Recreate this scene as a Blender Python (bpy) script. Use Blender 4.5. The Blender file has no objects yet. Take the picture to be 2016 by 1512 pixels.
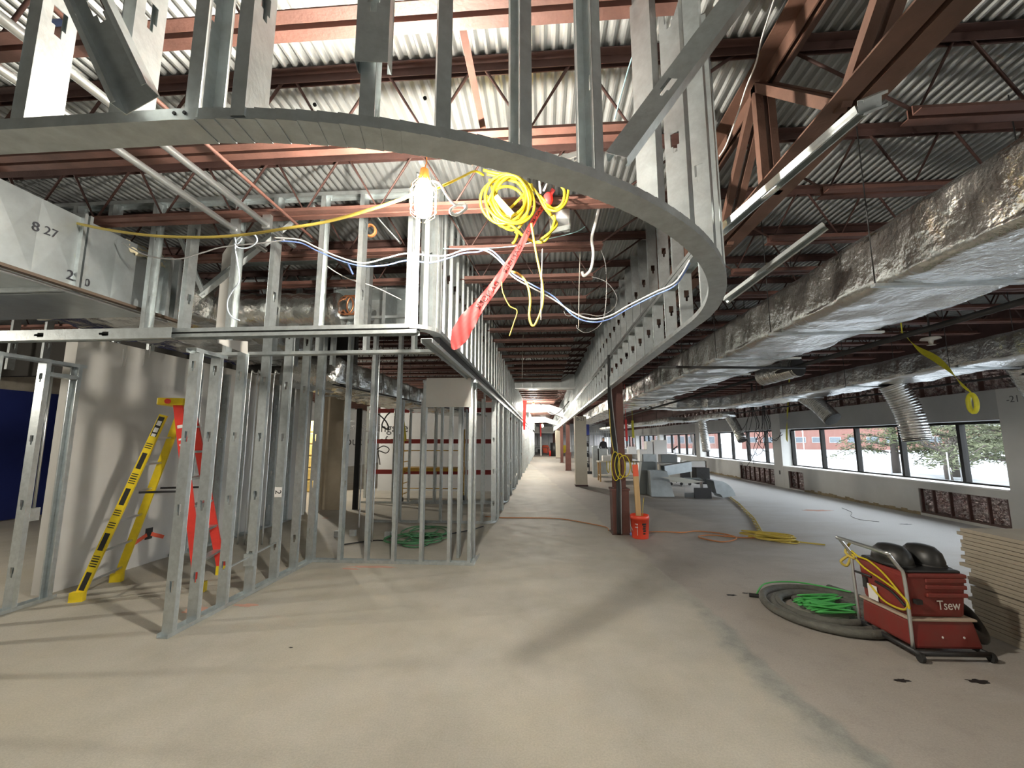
import bpy, bmesh, math, random
from mathutils import Vector, Matrix, noise, Quaternion
random.seed(7)
R = math.radians
scene = bpy.context.scene
COL = scene.collection
# ------------------------------------------------------------------ camera
FPX, CX, CY, CAMH = 830.0, 1008.0, 756.0, 1.57
PITCH = math.atan(110/FPX); YAW = math.atan(61*math.cos(PITCH)/FPX)
cam_data = bpy.data.cameras.new('camera'); cam = bpy.data.objects.new('camera', cam_data); COL.objects.link(cam)
cam_data.sensor_fit = 'HORIZONTAL'; cam_data.sensor_width = 36.0; cam_data.lens = FPX/2016*36.0
cam_data.clip_start = 0.05; cam_data.clip_end = 600
cam.location = (0, 0, CAMH); cam.rotation_euler = (math.pi/2+PITCH, 0, YAW)
scene.camera = cam
# ------------------------------------------------------------------ sky and exposure
world = bpy.data.worlds.new('overcast_sky'); scene.world = world; world.use_nodes = True
bgn = world.node_tree.nodes['Background']; bgn.inputs[0].default_value = (0.90, 0.94, 1.0, 1); bgn.inputs[1].default_value = 2.7
vs = scene.view_settings
vs.view_transform = 'Standard'; vs.look = 'None'; vs.gamma = 1.0; vs.exposure = 1.7; vs.use_curve_mapping = False
LAMP_POWER = 128.0     # radiant watts of one temporary work lamp

# ------------------------------------------------------------------ helpers
_c, _s = math.cos(PITCH), math.sin(PITCH)
FW = Vector((-math.sin(YAW)*_c, math.cos(YAW)*_c, _s)); RT = Vector((math.cos(YAW), math.sin(YAW), 0)); UP = RT.cross(FW)
EYE = Vector((0, 0, CAMH))
def _ray(px, py): return FW + RT*((px-CX)/FPX) + UP*((CY-py)/FPX)
def PY(px, py, y): d = _ray(px, py); return EYE + d*(y/d.y)          # surveyed point on the plane y
def PX(px, py, x): d = _ray(px, py); return EYE + d*(x/d.x)
def PZ(px, py, z=0.0): d = _ray(px, py); return EYE + d*((z-CAMH)/d.z)
V = Vector
ORD = ['first','second','third','fourth','fifth','sixth','seventh','eighth','ninth','tenth','eleventh','twelfth','thirteenth','fourteenth','fifteenth','sixteenth','seventeenth','eighteenth','nineteenth','twentieth','twenty-first','twenty-second','twenty-third','twenty-fourth','twenty-fifth','twenty-sixth','twenty-seventh','twenty-eighth','twenty-ninth','thirtieth']

MATS = {}
def mat(name, col, rough=0.6, metal=0.0, bump=0.0, bscale=40, var=0.0, vscale=6, emit=None, estr=0, spec=None, col2=None, stretch=None):
    if name in MATS: return MATS[name]
    m = bpy.data.materials.new(name); m.use_nodes = True; nt = m.node_tree; b = nt.nodes['Principled BSDF']
    b.inputs['Base Color'].default_value = (*col, 1); b.inputs['Roughness'].default_value = rough; b.inputs['Metallic'].default_value = metal
    if spec is not None: b.inputs['Specular IOR Level'].default_value = spec
    if emit: b.inputs['Emission Color'].default_value = (*emit, 1); b.inputs['Emission Strength'].default_value = estr
    if var or bump:
        tc = nt.nodes.new('ShaderNodeTexCoord'); mp = nt.nodes.new('ShaderNodeMapping')
        if stretch: mp.inputs['Scale'].default_value = stretch
        nt.links.new(tc.outputs['Object'], mp.inputs[0])
    if var:
        n = nt.nodes.new('ShaderNodeTexNoise'); n.inputs['Scale'].default_value = vscale; n.inputs['Detail'].default_value = 5; n.inputs['Roughness'].default_value = 0.65
        nt.links.new(mp.outputs[0], n.inputs['Vector'])
        r = nt.nodes.new('ShaderNodeValToRGB'); r.color_ramp.elements[0].position = 0.3; r.color_ramp.elements[1].position = 0.7
        c2 = col2 or tuple(max(0, c*(1-var)) for c in col); c3 = col if col2 else tuple(min(1, c*(1+var)) for c in col)
        r.color_ramp.elements[0].color = (*c2, 1); r.color_ramp.elements[1].color = (*c3, 1)
        nt.links.new(n.outputs['Fac'], r.inputs[0]); nt.links.new(r.outputs[0], b.inputs['Base Color'])
    if bump:
        n2 = nt.nodes.new('ShaderNodeTexNoise'); n2.inputs['Scale'].default_value = bscale; n2.inputs['Detail'].default_value = 4
        nt.links.new(mp.outputs[0], n2.inputs['Vector'])
        bp = nt.nodes.new('ShaderNodeBump'); bp.inputs['Strength'].default_value = bump; bp.inputs['Distance'].default_value = 0.02
        nt.links.new(n2.outputs['Fac'], bp.inputs['Height']); nt.links.new(bp.outputs[0], b.inputs['Normal'])
    MATS[name] = m; return m

GALV = mat('galvanised_steel', (0.55, 0.59, 0.60), 0.40, 0.82, 0.05, 60, 0.14, 14)
GALVD = mat('galvanised_sheet_duct', (0.56, 0.61, 0.63), 0.38, 0.8, 0.04, 9, 0.12, 5)
DECK = mat('galvanised_roof_deck', (0.44, 0.455, 0.455), 0.48, 0.5, 0.0, 1, 0.14, 3)
FOIL = mat('foil_insulation_wrap', (0.72, 0.72, 0.70), 0.2, 0.97, 0.5, 22, 0.1, 4)
FOILM = mat('foil_wrap_smooth', (0.68, 0.67, 0.66), 0.42, 0.85, 0.12, 14, 0.08, 3)
PRIMER = mat('red_oxide_primer', (0.155, 0.072, 0.056), 0.62, 0.0, 0.1, 60, 0.25, 5)
PRIMERD = mat('dark_red_oxide_primer', (0.085, 0.042, 0.036), 0.62, 0.0, 0.1, 60, 0.25, 5)
DRYWALL = mat('grey_white_drywall', (0.60, 0.585, 0.555), 0.85, 0, 0.02, 30, 0.05, 2)
PLASTER = mat('painted_plaster', (0.56, 0.555, 0.53), 0.8, 0, 0.03, 25, 0.06, 1.5)
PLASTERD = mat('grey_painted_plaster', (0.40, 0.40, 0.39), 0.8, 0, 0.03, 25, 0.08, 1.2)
DARKM = mat('dark_anodised_frame', (0.014, 0.013, 0.012), 0.6, 0.0, spec=.2)
COLP = mat('dark_red_brown_primer', (.115,.045,.034), .6, 0, .1, 60, .2, 5)
GIRP = mat('brown_girder_primer', (.135,.07,.05), .65, 0, .1, 60, .25, 5)
BLACK = mat('black_rubber', (0.02, 0.02, 0.02), 0.6)
BLACKP = mat('black_plastic', (0.025, 0.025, 0.025), 0.42, 0, 0, 1, 0.3, 10)
YELLOWC = mat('yellow_cord_jacket', (0.60, 0.47, 0.02), 0.5)
YELLOWD = mat('dull_yellow_cord', (0.55, 0.42, 0.08), 0.55)
YELLOWP = mat('yellow_fibreglass', (0.80, 0.60, 0.02), 0.45, 0, 0, 1, 0.12, 8)
REDP = mat('red_fibreglass', (0.72, 0.05, 0.035), 0.45, 0, 0, 1, 0.12, 8)
REDT = mat('red_barrier_tape', (0.90, 0.10, 0.10), 0.45, 0, 0.1, 20)
_nt = REDT.node_tree; _tl = _nt.nodes.new('ShaderNodeBsdfTranslucent'); _tl.inputs[0].default_value = (.95,.16,.15,1); _mx = _nt.nodes.new('ShaderNodeMixShader'); _mx.inputs[0].default_value = .45
_nt.links.new(_nt.nodes['Principled BSDF'].outputs[0], _mx.inputs[1]); _nt.links.new(_tl.outputs[0], _mx.inputs[2]); _nt.links.new(_mx.outputs[0], _nt.nodes['Material Output'].inputs[0])
WHITEC = mat('white_cable', (0.75, 0.74, 0.72), 0.5)
BLUEC = mat('blue_cable', (0.22, 0.33, 0.72), 0.5)
LBLUE = mat('light_blue_string', (0.45, 0.72, 0.78), 0.6)
GREYC = mat('grey_cable', (0.30, 0.30, 0.30), 0.5)
CONDUIT = mat('emt_conduit', (0.72, 0.74, 0.75), 0.28, 0.9)
WHITE = mat('white_paint', (0.78, 0.77, 0.75), 0.6)
STEELD = mat('dark_steel', (0.05, 0.05, 0.052), 0.5, 0.6)
ORANGE = mat('orange_cord_jacket', (0.55, 0.22, 0.08), 0.55)
WOOD = mat('raw_pine', (0.55, 0.36, 0.17), 0.7, 0, 0.05, 40, 0.15, 12, stretch=(1, 1, 0.1))
GREEN = mat('green_hose_jacket', (0.10, 0.50, 0.13), 0.5)

class MB:
    def __init__(s): s.v = []; s.f = []; s.sm = []
    def add(s, vs, fs, smooth=False):
        o = len(s.v); s.v += [tuple(v) for v in vs]; s.f += [tuple(i+o for i in f) for f in fs]; s.sm += [smooth]*len(fs); return s
    def hexa(s, p, smooth=False): return s.add(p, [(0,3,2,1),(4,5,6,7),(0,1,5,4),(1,2,6,5),(2,3,7,6),(3,0,4,7)], smooth)
    def box(s, x0, x1, y0, y1, z0, z1):
        return s.hexa([(x0,y0,z0),(x1,y0,z0),(x1,y1,z0),(x0,y1,z0),(x0,y0,z1),(x1,y0,z1),(x1,y1,z1),(x0,y1,z1)])
    def bar(s, p0, p1, w, h, ref=(0,0,1)):
        p0, p1 = V(p0), V(p1); d = (p1-p0).normalized(); ref = V(ref)
        if abs(d.dot(ref)) > .99: ref = V((0,1,0))
        a = d.cross(ref).normalized()*w/2; b = a.cross(d).normalized()*h/2
        return s.hexa([p0-a-b, p0+a-b, p1+a-b, p1-a-b, p0-a+b, p0+a+b, p1+a+b, p1-a+b])
    def tube(s, pts, r, n=6, closed=False, caps=True):
        pts = [V(p) for p in pts]; N = len(pts)
        if N < 2: return s
        rr = r if isinstance(r, (list, tuple)) else [r]*N
        vs = []; prev = None; nrm = None
        for i in range(N):
            if closed: t = pts[(i+1) % N]-pts[i-1]
            else: t = pts[min(i+1, N-1)]-pts[max(i-1, 0)]
            if t.length < 1e-9: t = V((0,0,1))
            t.normalize()
            if nrm is None:
                nrm = t.orthogonal().normalized()
            else:
                nrm = nrm - t*nrm.dot(t)
                if nrm.length < 1e-6: nrm = t.orthogonal()
                nrm.normalize()
            bi = t.cross(nrm)
            for k in range(n):
                a = 2*math.pi*k/n; vs.append(pts[i]+(nrm*math.cos(a)+bi*math.sin(a))*rr[i])
        fs = []
        for i in range(N if closed else N-1):
            j = (i+1) % N
            for k in range(n): fs.append((i*n+k, i*n+(k+1) % n, j*n+(k+1) % n, j*n+k))
        if not closed and caps: fs += [tuple(range(n-1, -1, -1)), tuple((N-1)*n+k for k in range(n))]
        return s.add(vs, fs, True)
    def cyl(s, c, r, h, n=16, r2=None, axis=(0,0,1)):
        c = V(c); ax = V(axis).normalized(); a = ax.orthogonal().normalized(); b = ax.cross(a); r2 = r if r2 is None else r2
        vs = [c+(a*math.cos(2*math.pi*k/n)+b*math.sin(2*math.pi*k/n))*r for k in range(n)]
        vs += [c+ax*h+(a*math.cos(2*math.pi*k/n)+b*math.sin(2*math.pi*k/n))*r2 for k in range(n)]
        s.add(vs, [(k, (k+1) % n, n+(k+1) % n, n+k) for k in range(n)], True)
        return s.add(vs, [tuple(range(n-1, -1, -1)), tuple(range(n, 2*n))])
    def lathe(s, c, prof, n=20, sx=1, sy=1):
        c = V(c); vs = []
        for r, z in prof:
            for k in range(n): a = 2*math.pi*k/n; vs.append(c+V((r*math.cos(a)*sx, r*math.sin(a)*sy, z)))
        fs = [(i*n+k, i*n+(k+1) % n, (i+1)*n+(k+1) % n, (i+1)*n+k) for i in range(len(prof)-1) for k in range(n)]
        return s.add(vs, fs, True)
    def grid(s, fn, nu, nv, smooth=True):
        vs = [fn(i/nu, j/nv) for i in range(nu+1) for j in range(nv+1)]; w = nv+1
        return s.add(vs, [(i*w+j, (i+1)*w+j, (i+1)*w+j+1, i*w+j+1) for i in range(nu) for j in range(nv)], smooth)
    def prism(s, poly, z0, z1):
        n = len(poly); vs = [(x, y, z0) for x, y in poly]+[(x, y, z1) for x, y in poly]
        return s.add(vs, [tuple(range(n-1, -1, -1)), tuple(range(n, 2*n))]+[(k, (k+1) % n, n+(k+1) % n, n+k) for k in range(n)])
    def sweep(s, prof, path, closed_prof=False, smooth=False):
        # prof: list of (n, z) offsets; path: list of (x, y, z); n is measured to the left of travel
        N = len(path); m = len(prof); vs = []
        for i in range(N):
            t = V(path[min(i+1, N-1)])-V(path[max(i-1, 0)]); t.z = 0; t.normalize(); nn = V((-t.y, t.x, 0))
            for a, b in prof: vs.append(V(path[i])+nn*a+V((0, 0, b)))
        fs = []
        for i in range(N-1):
            for k in range(m if closed_prof else m-1): fs.append((i*m+k, i*m+(k+1) % m, (i+1)*m+(k+1) % m, (i+1)*m+k))
        if closed_prof: fs += [tuple(range(m)), tuple((N-1)*m+k for k in range(m-1, -1, -1))]
        return s.add(vs, fs, smooth)
    def mesh(s, name, m, solid=0.0):
        me = bpy.data.meshes.new(name); me.from_pydata(s.v, [], s.f); me.polygons.foreach_set('use_smooth', s.sm)
        if solid:
            bm = bmesh.new(); bm.from_mesh(me); bmesh.ops.remove_doubles(bm, verts=bm.verts, dist=1e-5)
            bmesh.ops.recalc_face_normals(bm, faces=bm.faces)
            bmesh.ops.solidify(bm, geom=bm.faces[:]+bm.edges[:]+bm.verts[:], thickness=solid); bm.to_mesh(me); bm.free()
        else:
            bm = bmesh.new(); bm.from_mesh(me); bmesh.ops.recalc_face_normals(bm, faces=bm.faces); bm.to_mesh(me); bm.free()
        me.materials.append(m); me.update(); return me
    def build(s, name, m, parent=None, solid=0.0, bevel=0.0):
        # vertices are in world coordinates; stored relative to the root's own origin
        if parent is not None:
            inv = worldm(parent).inverted(); s.v = [tuple(inv @ V(v)) for v in s.v]
        o = bpy.data.objects.new(name, s.mesh(name, m, solid)); COL.objects.link(o); o.parent = parent
        if bevel:
            b = o.modifiers.new('bevel', 'BEVEL'); b.width = bevel; b.segments = 2; b.limit_method = 'ANGLE'
        return o
def worldm(o):
    m = Matrix.LocRotScale(o.location, o.rotation_euler, o.scale)
    return worldm(o.parent) @ m if o.parent else m
def tag(o, label=None, cat=None, group=None, kind=None):
    if label: o['label'] = label
    if cat: o['category'] = cat
    if group: o['group'] = group
    if kind: o['kind'] = kind
    return o
def thing(name, label, cat, loc=(0,0,0), rz=0.0, group=None):
    o = bpy.data.objects.new(name, None); COL.objects.link(o); o.empty_display_size = 0.1
    o.location = loc; o.rotation_euler = (0, 0, rz); return tag(o, label, cat, group)
def inst(name, me, parent, loc, rz=0.0, rot=None):
    o = bpy.data.objects.new(name, me); COL.objects.link(o); o.parent = parent
    l = V(loc)
    if parent is not None: l = worldm(parent).inverted() @ l
    o.location = l; o.rotation_euler = rot or (0, 0, rz - (parent.rotation_euler.z if parent else 0)); return o
def solo(name, mb, m, label, cat, group=None, solid=0.0, bevel=0.0, at=None):
    """a thing that is one mesh; its origin is put at `at` (its base)"""
    if at is None:
        xs = [v[0] for v in mb.v]; ys = [v[1] for v in mb.v]; zs = [v[2] for v in mb.v]
        at = ((min(xs)+max(xs))/2, (min(ys)+max(ys))/2, min(zs))
    mb.v = [(v[0]-at[0], v[1]-at[1], v[2]-at[2]) for v in mb.v]
    o = mb.build(name, m, None, solid, bevel); o.location = at; return tag(o, label, cat, group)
def struct(name, mb, m, parent=None, solid=0.0, bevel=0.0):
    o = mb.build(name, m, parent, solid, bevel)
    if parent is None: o['kind'] = 'structure'
    return o
def smooth(pts, n=8, closed=False):
    """Catmull-Rom through points"""
    pts = [V(p) for p in pts]; out = []; N = len(pts)
    for i in range(N if closed else N-1):
        g = (lambda k: pts[k % N]) if closed else (lambda k: pts[max(0, min(N-1, k))])
        a, b, c, d = g(i-1), g(i), g(i+1), g(i+2)
        for k in range(n):
            t = k/n; out.append(0.5*((2*b)+(c-a)*t+(2*a-5*b+4*c-d)*t*t+(3*b-a-3*c+d)*t**3))
    if not closed: out.append(pts[-1])
    return out
def text_mesh(txt, size, font_bold=False):
    cu = bpy.data.curves.new('lettering', 'FONT'); cu.body = txt; cu.size = size; cu.align_x = 'CENTER'; cu.align_y = 'CENTER'; cu.extrude = 0.0008
    cu.resolution_u = 3
    if font_bold: cu.offset = size*0.012
    o = bpy.data.objects.new('lettering', cu); COL.objects.link(o); dg = bpy.context.evaluated_depsgraph_get()
    me = bpy.data.meshes.new_from_object(o.evaluated_get(dg)); bpy.data.objects.remove(o); bpy.data.curves.remove(cu); return me
def letters(txt, size, m, parent, M, name='lettering', bold=False):
    me = text_mesh(txt, size, bold); me.materials.clear(); me.materials.append(m)
    o = bpy.data.objects.new(name, me); COL.objects.link(o)
    me.transform(M if parent is None else worldm(parent).inverted() @ M); o.parent = parent; return o
def frame(origin, right, up):
    r = V(right).normalized(); u = V(up); n = r.cross(u).normalized(); u = n.cross(r).normalized()
    M = Matrix((r, u, n)).transposed().to_4x4(); M.translation = V(origin); return M
def nz(x, y, z, sc=1.0): return noise.noise(V((x*sc, y*sc, z*sc)))

# steel studs, cached by length
STUDS = {}
def stud_mesh(L, d=0.092, fl=0.041, hole0=0.30, m=None):
    m = m or GALV; key = (round(L, 2), d, fl, hole0, m.name)
    if key in STUDS: return STUDS[key]
    L = round(L, 2); mb = MB()
    ys = [-d/2, -.019, -.009, .009, .019, d/2]; rows = [0.0]; holes = []
    z = hole0
    while z+.1 < L: rows += [z, z+.03, z+.09]; holes.append(z); z += 0.61
    rows.append(L)
    for i in range(len(rows)-1):
        a, b = rows[i], rows[i+1]
        low = any(abs(a-h) < 1e-6 for h in holes); hi = any(abs(a-h-.03) < 1e-6 for h in holes)
        for j in range(5):
            if low and j == 2: continue
            if hi and j in (1, 2, 3): continue
            mb.add([(0,ys[j],a),(0,ys[j+1],a),(0,ys[j+1],b),(0,ys[j],b)], [(0,1,2,3)])
        for sgn in (-1, 1):
            mb.add([(0,sgn*d/2,a),(fl,sgn*d/2,a),(fl,sgn*d/2,b),(0,sgn*d/2,b)], [(0,1,2,3)])
    for sgn in (-1, 1):
        mb.add([(fl,sgn*d/2,0),(fl,sgn*(d/2-.011),0),(fl,sgn*(d/2-.011),L),(fl,sgn*d/2,L)], [(0,1,2,3)])
    STUDS[key] = mb.mesh('stud', m, 0.0016); return STUDS[key]
def stud(parent, x, y, z0, z1, rz=0.0, flip=False, name='stud', hole0=0.30, d=0.092):
    return inst(name, stud_mesh(z1-z0, d=d, hole0=hole0), parent, (x, y, z0), rz+(math.pi if flip else 0))
def track_prof(w=0.096, fl=0.034, up=1): return [(-w/2, fl*up), (-w/2, 0), (w/2, 0), (w/2, fl*up)]
def track(parent, path, name='bottom_track', w=0.096, fl=0.034, up=1, m=None):
    return MB().sweep(track_prof(w, fl, up), path).build(name, m or GALV, parent, solid=0.0022)
def brace(parent, p0, p1, name='brace', w=0.092, fl=0.041, roll=0.0):
    """a stud laid diagonally from p0 to p1"""
    p0, p1 = V(p0), V(p1); L = (p1-p0).length; me = stud_mesh(L, w, fl)
    q = V((0,0,1)).rotation_difference((p1-p0).normalized()) @ Quaternion((0,0,1), roll)
    o = bpy.data.objects.new(name, me); COL.objects.link(o); o.parent = parent
    o.rotation_mode = 'QUATERNION'; o.location = worldm(parent).inverted() @ p0; o.rotation_quaternion = worldm(parent).to_quaternion().inverted() @ q; return o

# ================================================================== THE SETTING
def floor_material():
    m = bpy.data.materials.new('ground_concrete_slab'); m.use_nodes = True; nt = m.node_tree; N = nt.nodes; L = nt.links; b = N['Principled BSDF']
    tc = N.new('ShaderNodeTexCoord')
    def nse(scale, det=5, rough=.6, stretch=None):
        n = N.new('ShaderNodeTexNoise'); n.inputs['Scale'].default_value = scale; n.inputs['Detail'].default_value = det; n.inputs['Roughness'].default_value = rough
        if stretch:
            mp = N.new('ShaderNodeMapping'); mp.inputs['Scale'].default_value = stretch; L.new(tc.outputs['Object'], mp.inputs[0]); L.new(mp.outputs[0], n.inputs['Vector'])
        else: L.new(tc.outputs['Object'], n.inputs['Vector'])
        return n.outputs['Fac']
    def ramp(f, p0, c0, p1, c1):
        r = N.new('ShaderNodeValToRGB'); e = r.color_ramp.elements; e[0].position = p0; e[0].color = c0; e[1].position = p1; e[1].color = c1; L.new(f, r.inputs[0]); return r.outputs[0]
    def mix(fac, a, bb, typ='MIX'):
        x = N.new('ShaderNodeMix'); x.data_type = 'RGBA'; x.blend_type = typ
        if isinstance(fac, float): x.inputs[0].default_value = fac
        else: L.new(fac, x.inputs[0])
        for i, q in ((6, a), (7, bb)):
            if isinstance(q, tuple): x.inputs[i].default_value = q
            else: L.new(q, x.inputs[i])
        return x.outputs[2]
    def mth(op, a, bb=None, clamp=False):
        x = N.new('ShaderNodeMath'); x.operation = op; x.use_clamp = clamp
        for i, q in ((0, a), (1, bb)):
            if q is None: continue
            if isinstance(q, (int, float)): x.inputs[i].default_value = q
            else: L.new(q, x.inputs[i])
        return x.outputs[0]
    topping = mix(ramp(nse(1.3, 6, .65), .3, (0,0,0,1), .7, (1,1,1,1)), (.37,.35,.295,1), (.52,.49,.425,1))
    topping = mix(ramp(nse(3.2, 6, .7, (1, .35, 1)), .42, (0,0,0,1), .72, (.55,.55,.55,1)), topping, (.46,.45,.41,1))
    topping = mix(ramp(nse(0.7, 3), .45, (0,0,0,1), .75, (.6,.6,.6,1)), topping, (.50,.46,.36,1))
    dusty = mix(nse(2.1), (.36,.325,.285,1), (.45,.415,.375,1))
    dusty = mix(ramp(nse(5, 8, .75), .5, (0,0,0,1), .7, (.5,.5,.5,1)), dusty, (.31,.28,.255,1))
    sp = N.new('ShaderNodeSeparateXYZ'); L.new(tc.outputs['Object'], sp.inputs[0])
    # pale tint grows towards the window wall: window light mixed into the slab colour
    dust = mth('MULTIPLY', mth('ADD', mth('MULTIPLY', mth('SUBTRACT', sp.outputs[0], 2.6), .30), mth('MULTIPLY', mth('SUBTRACT', nse(1.1, 6, .65, (.6, 1.6, 1)), .5), 1.6)), 1.0, True)  # strength of the painted window light across the floor
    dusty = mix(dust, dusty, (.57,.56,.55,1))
    edge = mth('ADD', sp.outputs[0], mth('MULTIPLY', mth('SUBTRACT', nse(1.5, 6, .6), .5), .55))
    # the poured topping ends along the column line; beyond it lies the old scraped slab
    yy = mth('MULTIPLY', mth('SUBTRACT', sp.outputs[1], 4.0), 0.10); edge = mth('ADD', edge, mth('MAXIMUM', yy, 0.0))
    mask = mth('MULTIPLY', mth('SUBTRACT', edge, 1.56), 22.0, True)
    band = mth('MULTIPLY', mth('SUBTRACT', edge, 1.34), 6.0, True)
    grey = mix(ramp(nse(6, 8, .7), .4, (0,0,0,1), .65, (1,1,1,1)), (.36,.36,.325,1), (.25,.255,.235,1))
    near = mth('MULTIPLY', mth('SUBTRACT', 5.2, sp.outputs[1]), .8, True)
    c = mix(mth('MULTIPLY', band, near), topping, grey)
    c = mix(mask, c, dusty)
    fine = ramp(nse(90, 3, .8), .35, (.86,.86,.86,1), .65, (1.06,1.06,1.06,1)); c = mix(1.0, c, fine, 'MULTIPLY')
    L.new(c, b.inputs['Base Color'])
    rg = N.new('ShaderNodeMapRange'); rg.inputs['To Min'].default_value = .52; rg.inputs['To Max'].default_value = .85; L.new(nse(4.0), rg.inputs[0]); L.new(rg.outputs[0], b.inputs['Roughness'])
    bp = N.new('ShaderNodeBump'); bp.inputs['Strength'].default_value = .25; bp.inputs['Distance'].default_value = .01
    h = mth('ADD', mth('MULTIPLY', mask, -.8), nse(35, 6, .7)); L.new(h, bp.inputs['Height']); L.new(bp.outputs[0], b.inputs['Normal'])
    return m
XL, XR, YB, YF, ZD = -11.5, 7.95, -6.0, 56.0, 3.90
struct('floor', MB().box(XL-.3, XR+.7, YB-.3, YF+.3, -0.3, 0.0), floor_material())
# corrugated roof deck
pitch, dep = 0.0677, 0.026
mb = MB(); x = XL-.2; prof = []
while x < XR+.7:
    for fx, fz in ((0,0),(.22,0),(.34,.3),(.5,.95),(.62,1),(.84,1),(.92,.6)): prof.append((x+fx*pitch, ZD+fz*dep))
    x += pitch
n = len(prof); mb.add([(a, YB-.2, b) for a, b in prof]+[(a, YF+.2, b) for a, b in prof], [(i, i+1, n+i+1, n+i) for i in range(n-1)])
struct('ceiling', mb, DECK, solid=-0.004)
# outer walls nobody sees directly, plus the far wall
struct('wall_back', MB().box(XL-.3, XR+.7, YB-.3, YB, 0, 4.1), PLASTERD)
struct('wall_side', MB().box(XL-.3, XL, YB, YF, 0, 4.1), PLASTERD)
fw = struct('wall_far', MB().box(XL-.3, XR+.7, YF, YF+.3, 0, 4.1), PLASTER)

# ---- window wall
xw, xg = 7.95, 8.32; BAY = 7.43; SILL, HEAD = 0.72, 1.92; bays = [7.97+BAY*j for j in range(-2, 7)]   # far edges of the piers
low = MB(); head = MB(); pier = []
holes = [(8.03, 9.79, .05, .555), (13.8, 14.6, .03, .57), (15.45, 18.0, .02, .565), (21.55, 21.95, .1, .55), (25.5, 27.0, .05, .55)]
y = YB
for a, b2, z0, z1 in holes:
    low.box(xw, xg+.1, y, a, 0, SILL-.03)
    low.box(xw, xg+.1, a, b2, z1, SILL-.03)
    if z0 > .001: low.box(xw, xg+.1, a, b2, 0, z0)
    y = b2
low.box(xw, xg+.1, y, YF, 0, SILL-.03)
wr = struct('wall_right', low, PLASTER)
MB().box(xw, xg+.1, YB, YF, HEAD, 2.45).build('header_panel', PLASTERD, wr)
MB().box(xw+.25, xg+.1, YB, YF, 2.45, 4.1).build('upper_backing', PRIMERD, wr)
for j, yb in enumerate(bays): MB().box(xw-.004, xg+.1, yb-.54, yb, 0, 2.45).build('pier', PLASTER, wr)
GLASS = bpy.data.materials.new('clear_window_glass'); GLASS.use_nodes = True; nt = GLASS.node_tree; nt.nodes.clear()
o_ = nt.nodes.new('ShaderNodeOutputMaterial'); tr = nt.nodes.new('ShaderNodeBsdfTransparent'); gl = nt.nodes.new('ShaderNodeBsdfGlossy'); gl.inputs['Roughness'].default_value = .02
tr.inputs[0].default_value = (.93,.95,.95,1); mx = nt.nodes.new('ShaderNodeMixShader'); fr = nt.nodes.new('ShaderNodeMath'); fr.operation = 'POWER'; fr.inputs[1].default_value = 5.0; lw = nt.nodes.new('ShaderNodeLayerWeight'); lw.inputs[0].default_value = .5; nt.links.new(lw.outputs['Facing'], fr.inputs[0])
nt.links.new(fr.outputs[0], mx.inputs[0]); nt.links.new(tr.outputs[0], mx.inputs[1]); nt.links.new(gl.outputs[0], mx.inputs[2]); nt.links.new(mx.outputs[0], o_.inputs[0])
for j, yb in enumerate(bays[:-1]):
    y0, y1 = yb, yb+BAY-.54
    w = thing('window_%d' % (j+1), None, None, (xg, (y0+y1)/2, SILL)); w['kind'] = 'structure'
    MB().box(xw-.03, xg, y0+.002, y1-.002, SILL-.03, SILL).build('window_sill', WHITE, w, bevel=.006)
    edges = [y0]+[y0+1.12+1.41*k for k in range(4)]+[y1]
    fr_ = MB(); fr_.box(xg-.03, xg+.04, y0, y1, HEAD-.05, HEAD+.001); fr_.box(xg-.03, xg+.04, y0, y1, SILL, SILL+.03); fr_.build('window_frame', DARKM, w)
    for k, e in enumerate(edges):
        a = e if k == 0 else e-.055 if k == len(edges)-1 else e-.035
        MB().box(xg-.06, xg+.05, a, a+(.055 if k in (0, len(edges)-1) else .07), SILL+.03, HEAD-.05).build('mullion', DARKM, w)
    for k in range(len(edges)-1):
        MB().box(xg, xg+.008, edges[k]+.03, edges[k+1]-.03, SILL+.03, HEAD-.05).build('pane', GLASS, w)
# foil insulation behind the openings, with the old wall studs across them
def crumple(mb, u0, u1, v0, v1, depth, nu, nv, amp, sc, fn):
    mb.grid(lambda a, b: fn(u0+(u1-u0)*a, v0+(v1-v0)*b, depth+amp*(nz(u0+(u1-u0)*a, v0+(v1-v0)*b, depth, sc)+.6*nz(u0+(u1-u0)*a+9, v0+(v1-v0)*b, depth, sc*2.7))), nu, nv, False)
CRUM = mat('crumpled_foil_backing', (0.78,0.74,0.73), 0.16, 0.95, 0.9, 34, 0.35, 10, col2=(.42,.27,.26))
for a, b2, z0, z1 in holes[:4]:
    m_ = MB(); crumple(m_, a, b2, z0, z1, xw+.13, int((b2-a)/.02)+2, 26, .06, 12, lambda u, v, d: V((d, u, v))); m_.build('foil_insulation', CRUM, wr)
    MB().box(xw+.02, xw+.06, a, b2, z0-.001, z0+.035).build('opening_track', PRIMERD, wr)
    k = 0
    for e in [a+.02]+[a+.36*q for q in range(1, int((b2-a)/.36)+1)]+[b2-.04]:
        if e > b2-.03: continue
        MB().box(xw+.015, xw+.07, e, e+.022, z0, z1).build('opening_stud', PRIMERD, wr)
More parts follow.
